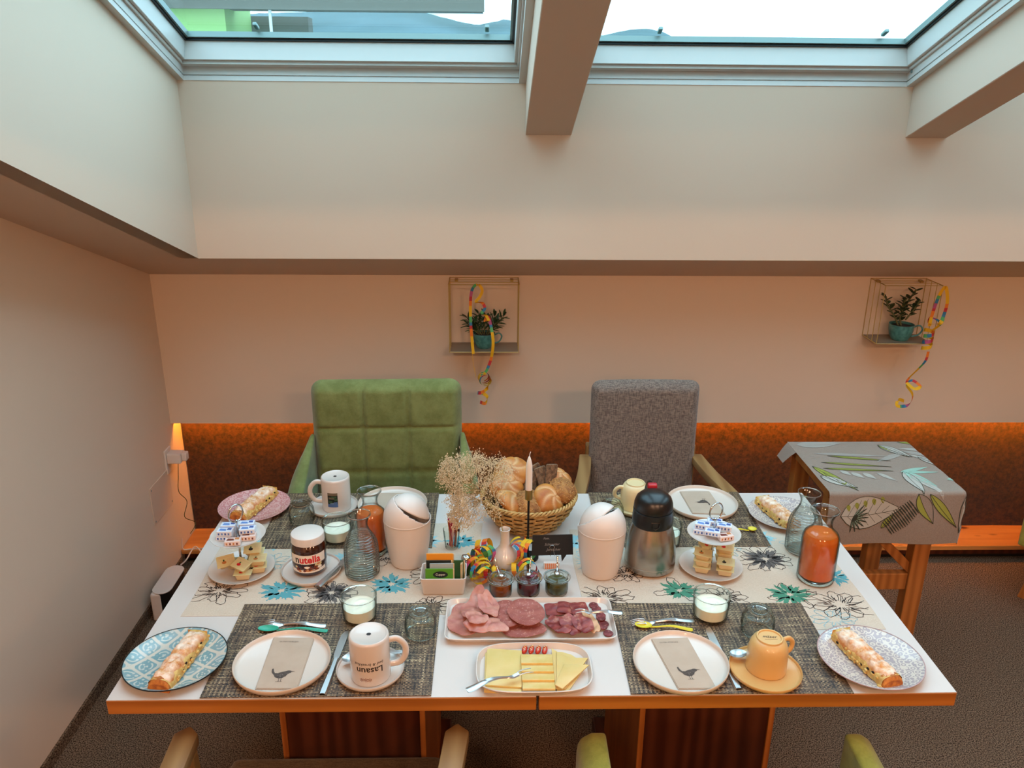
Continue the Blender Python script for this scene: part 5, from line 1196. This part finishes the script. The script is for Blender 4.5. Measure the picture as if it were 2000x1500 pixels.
def portion(label, loc, rz, tilt=(0, 0), berry=0, flip=False, group='honey and jam portions on the tiered stands'):
    t = thing('honey_portion', label, 'honey', loc, rot=(tilt[0], tilt[1], rz), group=group)
    a, b, h = .0185, .0140, .0165; vs = [(x * k, y * k, z) for z, k in ((0, .80), (h, 1)) for x, y in ((-a, -b), (a, -b), (a, b), (-a, b))]
    MB().add(vs, [(0, 3, 2, 1), (4, 5, 6, 7), (0, 1, 5, 4), (1, 2, 6, 5), (2, 3, 7, 6), (3, 0, 4, 7)]).build('tub', 'honeytub', t, bevel=.003, bseg=3, smooth=50)
    MB().box(-a - .003, a + .003, -b - .003, b + .003, h + .0001, h + .0011).build('foil_lid', 'honeylid', t, bevel=.0004, bseg=1)
    m = MB(); z = h + .0014; n = 10
    m.poly([(-.004 + .0055 * math.cos(q * 2 * PI / n), -.004 + .0045 * math.sin(q * 2 * PI / n), z) for q in range(n)], berry); m.poly([(-.0045 + .002 * math.cos(q * 2 * PI / n), .002 + .003 * math.sin(q * 2 * PI / n), z + .0001) for q in range(n)], 3)
    for k in range(6): m.poly([(.004 + k * .0025, -.008, z), (.0052 + k * .0025, -.008, z), (.0052 + k * .0025, .006, z), (.004 + k * .0025, .006, z)], 4)
    m.poly([(-.017, .010, z), (.017, .010, z), (.017, .0115, z), (-.017, .0115, z)], 4); m.build('lid_print', ['redink', 'ink', 'tanink', 'leafd', 'paper'], t); return t
zu = ZR + .092 + .0060
def onL(dx, dy, z): return (TL[0] + dx, TL[1] + dy, z)
def onR(dx, dy, z): return (TR[0] + dx, TR[1] + dy, z)
for dx, dy, z, rz, pk, lb in ((-.026, .018, zu + .013, .05, 0, 'blue butter portion at the upper left of the left top tier'), (.016, .026, zu + .013, .1, 0, 'blue butter portion behind the pole of the left stand'), (-.027, -.008, zu + .012, 0, 0, 'blue butter portion left of the left stand pole'), (.024, .001, zu + .012, .15, 0, 'blue butter portion right of the left stand pole'),
                          (-.030, -.008, zu - .001, .0, 0, 'butter portion in the bottom layer, left stand'), (.028, -.008, zu - .001, .12, 1, 'pinkish portion at the right of the left top tier'), (-.002, -.034, zu, .12, 1, 'pinkish portion at the front rim of the left top tier'), (-.028, .020, zu - .001, .05, 0, 'butter portion beneath the upper left one on the left stand'), (.018, .026, zu - .001, .1, 0, 'butter portion beneath the one behind the left pole')):
    butter(lb, onL(dx, dy, z), rz, pk)
for dx, dy, z, rz, pk, lb in ((-.026, .014, zu + .012, -.35, 0, 'blue butter portion at the left of the right top tier'), (.008, .028, zu + .012, -.25, 0, 'blue butter portion behind the pole of the right stand'), (.026, .006, zu + .012, -.3, 0, 'blue butter portion right of the right stand pole'), (-.008, -.014, zu + .008, -.35, 0, 'blue butter portion in front of the right stand pole'),
                          (.022, -.022, zu, .2, 1, 'blue and pink portion at the front of the right top tier'), (-.030, .010, zu - .001, -.35, 0, 'butter portion in the bottom layer at the left, right stand')):
    butter(lb, onR(dx, dy, z), rz, pk)
zl = ZR + .0062
for dx, dy, z, rz, tl, be, lb in ((.016, -.040, zl, .1, (0, 0), 0, 'honey portion at the front of the left lower plate, bottom one'), (.012, -.030, zl + .019, -.5, (.25, .1), 0, 'tilted honey portion stacked at the front of the left lower plate'), (.044, -.010, zl, .2, (0, 0), 0, 'honey portion at the right of the left lower plate, bottom one'), (.044, -.006, zl + .019, .1, (.1, 0), 2, 'honey portion stacked at the right of the left lower plate'),
                               (.026, .022, zl + .034, .15, (.35, 0), 1, 'portion with dark berry print leaning on the left stand'), (-.034, -.006, zl + .016, .35, (.45, -.1), 2, 'propped up honey portion at the left of the left lower plate'), (-.020, .010, zl, .0, (0, 0), 2, 'honey portion hidden under the propped one'), (.030, .026, zl, .1, (0, 0), 1, 'portion under the dark berry one on the left plate'), (.030, .026, zl + .0185, .1, (0, 0), 1, 'middle portion of the back stack on the left plate')):
    portion(lb, onL(dx, dy, z), rz, tl, be)
for dx, dy, z, rz, tl, be, lb in ((.026, -.036, zl, -.3, (0, 0), 1, 'portion at the bottom of the front right stack, right stand'), (.026, -.036, zl + .0185, -.3, (.05, 0), 1, 'portion with dark berry print on the front right stack'), (-.028, -.022, zl, -.35, (0, 0), 2, 'honey portion at the bottom of the left stack, right stand'), (-.028, -.022, zl + .0185, -.35, (0, 0), 2, 'middle honey portion of the left stack, right stand'), (-.030, -.020, zl + .037, -.3, (.1, .1), 2, 'top honey portion of the left stack, right stand'),
                               (.036, .012, zl, -.15, (0, 0), 0, 'honey portion at the back right of the right lower plate'), (.036, .012, zl + .0185, -.2, (0, 0), 0, 'middle portion of the back right stack, right stand'), (.036, .010, zl + .037, -.35, (.2, 0), 0, 'top honey portion of the back right stack, right stand'), (-.014, .026, zl, .3, (0, 0), 0, 'lower portion behind the right stand pole'), (-.014, .026, zl + .0185, .3, (0, 0), 0, 'middle portion behind the right stand pole'), (-.014, .026, zl + .042, .5, (.55, 0), 0, 'slanted honey portion behind the right stand pole')):
    portion(lb, onR(dx, dy, z), rz, tl, be)
# ---- jam jars with glass lids and spoons
def jam(label, lab2, loc, mt, srot):
    t = thing('jam_jar', label, 'jar', loc)
    MB().lathe([(0, 0), (.024, 0), (.0265, .003), (.0275, .010), (.0275, .030), (.0260, .036), (.0275, .040), (.0262, .040), (.0245, .036), (.0260, .030), (.0260, .010), (.0245, .005), (0, .004)], 48).build('glass_wall', 'glass', t, smooth=50)
    MB().lathe([(0, .005), (.0235, .0055), (.0252, .010), (.0252, .029), (.0236, .034), (0, .0345)], 40).build('filling', mt, t, smooth=50)
    MB().lathe([(.0265, .0405), (.0315, .0410), (.0325, .0425), (.0315, .0445), (.0285, .0455), (.0270, .0470), (.0180, .0476), (0, .0476), (0, .0450), (.0180, .0450), (.0255, .0440)], 56).build('glass_lid', 'glass', t, smooth=45)
    m = MB(); 
    for R, z, w in ((.0312, .0428, .0022), (.0262, .0462, .0014), (.0150, .0474, .0010)): m.tube([(R * math.cos(a), R * math.sin(a), z) for a in [2 * PI * k / 48 for k in range(48)]], w, 8, closed=True)
    m.build('lid_rim', 'tglass', t, smooth=60)
    s = thing('jam_spoon', lab2, 'spoon', (loc[0], loc[1], loc[2] + .049), srot)
    m = MB().ellipsoid((0, .0, .004), (.0075, .0105, .0038), 16, 8); m.build('bowl', 'chrome', s, smooth=60)
    m = MB().tube(smoothpts([(0, .008, .005), (0, .016, .012), (0, .024, .026), (0, .030, .034)], 4), [.0022, .002, .002, .0018, .0018, .0018, .0016, .0016, .0018, .0022, .0024, .0024, .002], 8); m.build('handle', 'chrome', s, smooth=60)
jam('small glass jar of amber jam, leftmost behind the meat platter', 'small spoon on the amber jam jar lid', (-.069, .357, ZT), 'jam1', .5); jam('small glass jar of dark red jam, middle of three', 'small spoon on the dark red jam jar lid', (-.002, .361, ZT), 'jam2', -.25); jam('small glass jar of green chutney, rightmost of three', 'small spoon on the green chutney jar lid', (.066, .364, ZT), 'jam3', -.1)
# ---- tea box
t = thing('tea_box', 'white porcelain box holding tea bags left of the jars', 'box', (-.206, .385, ZR))
m = MB(); n = 40
def ro(hx, hy, r, z): return [(math.copysign(hx - r, math.cos(a)) + r * math.cos(a), math.copysign(hy - r, math.sin(a)) + r * math.sin(a), z) for a in [2 * PI * (k + .5) / n for k in range(n)]]
rings = [ro(.048, .031, .008, 0), ro(.050, .033, .008, .002), ro(.055, .037, .008, .046), ro(.0535, .0355, .007, .0465), ro(.052, .034, .007, .045), ro(.047, .030, .007, .005)]
vs = [p for q in rings for p in q]; fs = [(i * n + k, i * n + (k + 1) % n, (i + 1) * n + (k + 1) % n, (i + 1) * n + k) for i in range(5) for k in range(n)] + [tuple(range(n))[::-1], tuple(5 * n + k for k in range(n))]
m.add(vs, fs); m.build('box_body', 'white', t, smooth=40)
def teabag(label, x, y, z, w, h, mt, tilt, rz=0, logo=None, back='paper'):
    s = thing('tea_bag', label, 'tea bag', (x, y, z), rot=(tilt, 0, rz), group='tea bags in the white box')
    MB().box(-w / 2, w / 2, -.0012, .0012, 0, h).build('envelope', mt, s, bevel=.0008, bseg=1); MB().box(-w / 2 + .001, w / 2 + .003, .0014, .0040, 0, h - .002).build('paper_back', back, s, bevel=.0008, bseg=1)
    m = MB(); nn = 20
    if logo:
        m.poly([(logo[0] + .018 * math.cos(q * 2 * PI / nn), -.0015, logo[1] + .0085 * math.sin(q * 2 * PI / nn)) for q in range(nn)], 0)
        vs_, fs_ = textmesh(logo[2], .0075, 1.0); m.add([(logo[0] + a, -.0018, logo[1] + b) for a, b, _ in vs_], fs_, 1); m.build('logo_print', ['teablack', 'labelw'], s)
    return s
bx, by, bz = -.206, .385, ZR + .0056
teabag('bright green tea bag with dark oval logo at the front of the box', bx - .010, by - .021, bz, .066, .056, 'teagreen', -.12, 0, (.003, .041, 'Cupper'))
teabag('grey and white tea bag behind the bright green one', bx - .005, by - .010, bz, .056, .064, 'teagrey', -.10, .02); teabag('black tea bag behind the grey one', bx - .012, by - .002, bz, .060, .068, 'teablack', -.08)
teabag('orange tea bag standing tallest in the box', bx - .010, by + .010, bz, .064, .081, 'teaorange', -.03); teabag('dark green tea bag at the right of the box', bx + .036, by - .002, bz, .024, .068, 'teadark', -.08, 0, None); 
teabag('cream paper tea bag against the right box wall', bx + .0445, by - .002, bz, .012, .064, 'paper', 0, 1.5)
t = thing('pepper_shaker', 'small glass shaker with metal cap behind the tea box', 'shaker', (-.155, .445, ZR))
MB().lathe([(0, 0), (.012, 0), (.013, .002), (.012, .035), (.010, .038), (0, .038)], 24).build('glass_body', 'teadark', t, smooth=50); MB().lathe([(.0115, .037), (.012, .045), (.010, .050), (.004, .053), (0, .0535)], 24).build('metal_cap', 'chrome', t, smooth=50)
# ---- glass of sugar sticks
t = thing('stick_glass', 'small glass holding red and brown sugar sticks', 'glass', (-.196, .572, ZR))
MB().lathe([(0, 0), (.0165, 0), (.0175, .002), (.0225, .055), (.0213, .055), (.0163, .004), (0, .004)], 36).build('glass_wall', 'glass', t, smooth=50)
for k in range(13):
    a = k * 2.4; r0 = .010 * ((k % 3) / 2); mt = ['red', 'red', 'tanink', 'pinkpack', 'red', 'brownink'][k % 6]; L = .070 + .010 * ((k * 7) % 5) / 4
    o = MB().box(-.0028, .0028, -.0009, .0009, 0, L).build('sugar_stick', mt, loc=(-.196 + r0 * math.cos(a), .572 + r0 * math.sin(a), ZR + .005), rot=(.12 * math.sin(a) * -1, .12 * math.cos(a), a), bevel=.0006, bseg=1)
    x = ['red', 'red', 'golden brown', 'pale pink', 'red', 'dark brown'][k % 6]; tag(o, x + ' paper sugar stick standing in the small glass', 'sugar stick', x + ' sugar sticks in the small glass')
# ---- vase, dried flowers, candle, sign, streamers
t = thing('bud_vase', 'white bottle-shaped bud vase in the streamer ring', 'vase', (-.057, .485, ZT))
MB().lathe([(0, 0), (.024, 0), (.030, .003), (.0345, .014), (.0345, .024), (.030, .036), (.020, .048), (.0135, .058), (.0112, .070), (.0112, .094), (.0130, .102), (.0138, .104), (.0125, .1045), (.0098, .100), (.0090, .07), (0, .05)], 56).build('vase_body', 'white', t, smooth=50)
t = thing('dried_flowers', 'bunch of dried cream umbel flowers leaning left out of the bud vase', 'dried flowers', (-.057, .485, ZT))
m = MB(); m.tube(smoothpts([(0, 0, .03), (-.006, .0, .10), (-.020, .0, .165), (-.034, .002, .235)], 5), .0014, 6); m.tube(smoothpts([(.003, 0, .03), (-.010, .0, .12), (-.05, .01, .19), (-.11, .02, .25)], 5), .001, 6); m.build('stem', 'drystem', t, smooth=60)
rr = random.Random(11); ray = MB(); flo = MB()
def umbel(c, axis, R, n, spread):
    a = Vector(axis).normalized(); e = a.orthogonal().normalized(); f = a.cross(e); C_ = Vector(c)
    for k in range(n):
        q = k * 2.39996; rd = math.sqrt((k + .5) / n) * spread; d = (a * math.cos(rd) + (e * math.cos(q) + f * math.sin(q)) * math.sin(rd)); L = R * rr.uniform(.85, 1.12); tip = C_ + d * L
        ray.tube([tuple(C_), tuple(C_ + d * L * .5 + a * L * .04), tuple(tip)], .00032, 3, cap=False)
        for j in range(22):
            s_ = Vector((rr.gauss(0, 1), rr.gauss(0, 1), rr.gauss(0, 1))).normalized() * rr.uniform(.003, .013); g = C_ + (tip - C_) * rr.uniform(.72, 1.0) + s_; h = rr.uniform(.0007, .0017)
            flo.add([(g.x + h, g.y, g.z - h), (g.x - h, g.y + h, g.z - h), (g.x - h, g.y - h, g.z - h), (g.x, g.y, g.z + h)], [(0, 1, 3), (1, 2, 3), (2, 0, 3), (0, 2, 1)])
umbel((-.085, .01, .225), (-.45, .0, .9), .080, 70, 1.0); umbel((-.062, .0, .205), (-.95, -.05, .25), .085, 75, 1.0); umbel((-.035, .0, .235), (.1, -.2, 1), .065, 50, 1.1); umbel((-.060, -.01, .190), (-.9, -.3, -.25), .070, 50, .9); umbel((-.036, .0, .19), (-.4, -.5, .3), .055, 45, 1.4); umbel((-.100, .0, .155), (-.8, -.1, -.8), .045, 22, .7); umbel((-.12, .02, .250), (-.9, 0, .3), .045, 30, 1.0)
o = ray.build('flower_rays', 'drystem', t); o['kind'] = 'stuff'; o = flo.build('florets', 'umbel', t); o['kind'] = 'stuff'
m = MB().ellipsoid((-.052, -.03, .205), (.004, .003, .0045), 10, 6).ellipsoid((-.115, -.03, .118), (.003, .003, .004), 10, 6).ellipsoid((-.145, 0, .062), (.002, .002, .003), 8, 5); m.build('seed_head', 'berry', t, smooth=60)
t = thing('candle_holder', 'slim black candle holder with brass cup', 'candle holder', (.003, .520, ZT))
MB().lathe([(0, 0), (.028, 0), (.028, .004), (.003, .0045), (.0028, .17), (0, .17)], 32).build('stand', 'blackmetal', t, smooth=40); MB().lathe([(0, .169), (.009, .169), (.0095, .171), (.0095, .196), (.0088, .196), (.0085, .184), (0, .183)], 24).build('brass_cup', 'brass', t, smooth=40)
t = thing('candle', 'white taper candle in the brass cup', 'candle', (.003, .520, ZT + .1835))
MB().lathe([(0, 0), (.0082, 0), (.0084, .060), (.0078, .080), (.0050, .094), (.002, .103), (0, .105)], 24).build('wax', 'wax', t, smooth=50); MB().tube([(0, 0, .102), (.001, 0, .110), (.003, 0, .116)], .0009, 6).build('wick', 'wax', t)
t = thing('table_sign', 'black speech bubble chalk sign with handwriting in a clip', 'sign', (.063, .490, ZT + .012), rot=(-.18, 0, .04))
pts = [(-.052, .012), (.024, .012), (.026, -.006), (.038, .012), (.055, .012), (.053, .066), (-.049, .066)]
m = MB().add([(x, y, z) for y in (-.0010, .0010) for x, z in pts], [tuple(range(7)), tuple(range(7, 14))[::-1]] + [(i, 7 + i, 7 + (i + 1) % 7, (i + 1) % 7) for i in range(7)]); m.build('board', 'slate', t, fix=True)
m = MB()
for tx, sz, x, z, sh in (('Fam.', .0085, -.014, .057, .3), ('Schneider', .0095, 0, .041, .3), ('Jantscher', .0095, .004, .027, .3)):
    vs, fs = textmesh(tx, sz, 1, sh); m.add([(x + a, -.0014, z + b) for a, b, _ in vs], fs)
m.build('handwriting', 'chalk', t)
m = MB().tube([(-.004, -.003, .010), (-.003, -.003, .026), (-.006, -.003, .034), (-.003, -.003, .039), (.004, -.003, .039), (.007, -.003, .034), (.004, -.003, .028), (.007, -.003, .010)], .0006, 6); m.build('clip_wire', 'chrome', t)
t = thing('card_stand', 'small white block with checked pattern under the chalk sign', 'card', (.063, .470, ZT)); MB().box(-.022, .018, -.006, .004, 0, .018).build('block', 'plastic', t, bevel=.001)
m = MB()
for k in range(6): m.poly([(-.018 + k * .005, -.0063, .001), (-.0165 + k * .005, -.0063, .001), (-.0165 + k * .005, -.0063, .0165), (-.018 + k * .005, -.0063, .0165)], 0)
for k in range(4): m.poly([(-.018, -.0065, .002 + k * .004), (.0085, -.0065, .002 + k * .004), (.0085, -.0065, .003 + k * .004), (-.018, -.0065, .003 + k * .004)], 0)
m.build('check_print', 'so', t)
rr = random.Random(21)
def pile(label, cx, cy, items):
    m = MB()
    for i, (x, y, z, R, n, axis, pitch, w) in enumerate(items):
        pts = curl((cx + x, cy + y, z), R, n, pitch, axis, rr.random() * 6, 20, xr=1.15); streamer(m, pts, w, lambda u, a=Vector(axis): tuple(a), ph=rr.randint(0, 9), seglen=.013)
    return tag(m.build('paper_streamer', SM), label, 'streamer')
z0 = ZT + .022
pile('tangle of bright paper streamer coils left of the vase', -.118, .445, [(-.025, 0, z0 + .004, .022, 2.6, (.5, -1, .1), .03, .013), (.0, .01, z0 + .002, .020, 2.3, (.1, -1, .25), .03, .013), (.022, .045, z0 + .010, .022, 2.0, (-.6, -.8, .3), .02, .014), (.012, -.02, z0 - .004, .016, 2.2, (.8, -.5, .1), .02, .012), (-.035, .03, z0 + .002, .018, 2.0, (1, .3, .1), .03, .012), (.030, -.045, z0 - .006, .014, 1.6, (.3, 1, .1), .02, .011), (.0, .055, z0 + .012, .024, 1.4, (.9, -.4, .4), .02, .015)])
pile('tangle of bright paper streamer coils right of the vase', -.018, .450, [(.012, -.015, z0 + .002, .022, 2.0, (.2, -1, .15), .02, .014), (-.012, .035, z0 + .012, .024, 1.8, (-.5, -.8, .4), .02, .015), (.040, -.040, z0 - .006, .015, 2.0, (-.6, -.8, .1), .02, .012), (.015, .055, z0 + .012, .024, 1.6, (.7, -.7, .2), .015, .014), (-.005, .085, z0 + .006, .020, 2.0, (0, -1, .2), .03, .013), (-.020, -.012, z0 - .006, .015, 1.6, (.9, -.3, .1), .02, .012)])
# ---- bread basket
BC = (.012, .705, ZT); t = thing('bread_basket', 'round woven wicker bread basket full of rolls', 'basket', BC)
BR = lambda z: interp([(0, .082), (.02, .095), (.045, .112), (.07, .124), (.086, .129)], z)
m = MB(); ns = 26
for row in range(10):
    z = .006 + row * .0080; ph = row % 2
    m.tube([((BR(z) + .0034 * (1 if (int(k / 4) + ph) % 2 else -1)) * math.cos(2 * PI * k / (ns * 4)), .93 * (BR(z) + .0034 * (1 if (int(k / 4) + ph) % 2 else -1)) * math.sin(2 * PI * k / (ns * 4)), z + .0006 * math.sin(k * .3)) for k in range(ns * 4)], .0031, 6, closed=True, sy=1.0)
o = m.build('woven_strands', 'wicker', t, smooth=60); o['kind'] = 'stuff'
m = MB()
for k in range(ns):
    a = 2 * PI * (k + .5) / ns; m.tube([(BR(z) * math.cos(a + z * 1.5), .93 * BR(z) * math.sin(a + z * 1.5), z) for z in (0, .02, .045, .07, .084)], .0026, 5)
o = m.build('stakes', 'wicker', t, smooth=60); o['kind'] = 'stuff'
m = MB()
for q in range(3): m.tube([((.129 + .0045 * math.cos(22 * 2 * PI * k / 264 + q * 2.09)) * math.cos(2 * PI * k / 264), .93 * (.129 + .0045 * math.cos(22 * 2 * PI * k / 264 + q * 2.09)) * math.sin(2 * PI * k / 264), .087 + .0045 * math.sin(22 * 2 * PI * k / 264 + q * 2.09)) for k in range(264)], .0032, 6, closed=True)
m.build('braided_rim', 'wicker', t, smooth=60)
MB().lathe([(0, .001), (.083, .001), (.083, .004), (0, .004)], 40, sy=.93).build('base', 'wicker', t)
m = MB().lathe([(.076, .004), (.088, .02), (.105, .045), (.117, .07), (.1215, .080), (.1195, .080), (.115, .069), (.103, .045), (.086, .02), (.075, .005)], 48, sy=.93); m.build('shade_lining', 'wickerd', t, smooth=60)  # darker brown backing, stands in for shade in the gaps between strands
def kaiser(label, loc, R, rot, mt='roll', seeds=False, H=.62):
    t = thing('bread_roll', label, 'bread roll', (BC[0] + loc[0], BC[1] + loc[1], loc[2]), rot=rot)
    N, M_ = 60, 26; vs = []; g = []
    for j in range(M_ + 1):
        e = -PI / 2 + PI * j / M_
        for i in range(N):
            a = 2 * PI * i / N; r = math.cos(e); z = math.sin(e); cre = 0
            if mt == 'roll' and z > -.1:
                rr_ = r; sa = (a + 1.4 * (1 - rr_)) * 5 / (2 * PI); d = abs(sa - round(sa)) * 2 * PI / 5 * max(rr_, .15); cre = math.exp(-(d / .11) ** 2) * min(1, (z + .1) * 2) * (1 if rr_ > .12 else .5)
            k = 1 - .11 * cre + .03 * mnoise.noise(Vector((math.cos(a) * r * 2, math.sin(a) * r * 2, z * 2 + loc[0] * 50))); zz = z * H * (1 if z > 0 else .55)
            vs.append((R * k * r * math.cos(a), R * k * r * math.sin(a), R * k * zz)); g.append(min(1, cre * .5))
    fs = [(j * N + i, j * N + (i + 1) % N, (j + 1) * N + (i + 1) % N, (j + 1) * N + i) for j in range(M_) for i in range(N)]
    m = MB().add(vs, fs); o = m.build('crust', mt, t, smooth=80)
    at = o.data.attributes.new('g', 'FLOAT', 'POINT'); at.data.foreach_set('value', g)
    if seeds:
        m = MB(); r_ = random.Random(int(loc[0] * 999))
        for k in range(420):
            z = r_.uniform(-.2, 1); a = r_.uniform(0, 2 * PI); r = math.sqrt(max(0, 1 - z * z)); c = Vector((R * 1.01 * r * math.cos(a), R * 1.01 * r * math.sin(a), R * 1.01 * z * H * (1 if z > 0 else .55))); s_ = r_.uniform(.0012, .0024)
            d = Vector((r_.uniform(-1, 1), r_.uniform(-1, 1), r_.uniform(-.4, .4))).normalized() * s_ * 1.5; e = c.normalized() * s_ * .6; f = d.cross(e).normalized() * s_
            m.add([tuple(c + d), tuple(c + f), tuple(c - d), tuple(c - f), tuple(c + e)], [(0, 1, 4), (1, 2, 4), (2, 3, 4), (3, 0, 4)])
        o = m.build('seeds', 'seed', t); o['kind'] = 'stuff'
    return t
zb_ = ZT
kaiser('golden kaiser roll at the back of the basket', (-.045, .052, zb_ + .130), .052, (.35, -.2, .3)); kaiser('golden kaiser roll behind the dried flowers, left', (-.062, .008, zb_ + .108), .050, (.55, -.35, 1)); kaiser('pale kaiser roll at the front left of the basket', (-.052, -.042, zb_ + .082), .048, (.6, -.4, 2.1))
kaiser('golden kaiser roll at the front right next to the seeded roll', (.052, -.040, zb_ + .090), .048, (.75, .35, .6)); kaiser('golden roll at the back right behind the rye slices', (.084, .046, zb_ + .110), .044, (.2, .4, .2))
kaiser('seeded brown grain roll at the front of the basket', (.000, -.052, zb_ + .078), .048, (.6, 0, 0), 'grain', True, .7); kaiser('seeded brown grain roll at the right basket rim', (.092, -.004, zb_ + .098), .042, (.3, .4, 0), 'grain', True, .75)
for k, (x, y, z, ry, rx) in enumerate(((.006, .020, .116, .18, -.40), (.026, .040, .130, -.40, -.15), (.038, .016, .132, -.22, -.30), (.062, .016, .140, .14, -.12))):
    o = MB().prism([(-.013 + .004 * math.cos(a) if math.cos(a) < 0 else .013 + .004 * math.cos(a), (.026 if math.sin(a) > 0 else -.026) + .004 * math.sin(a)) for a in [2 * PI * (q + .5) / 16 for q in range(16)]], -.0035, .0035).build('rye_slice', 'ryeb', loc=(BC[0] + x, BC[1] + y, ZT + z), rot=(PI / 2 + rx, ry, .35 if k else .1), bevel=.001, bseg=1)
    tag(o, ['rye bread slice just behind the candle', 'second rye bread slice from the candle', 'third rye bread slice from the candle', 'rightmost upright rye bread slice in the basket'][k], 'bread', 'upright rye bread slices in the basket')
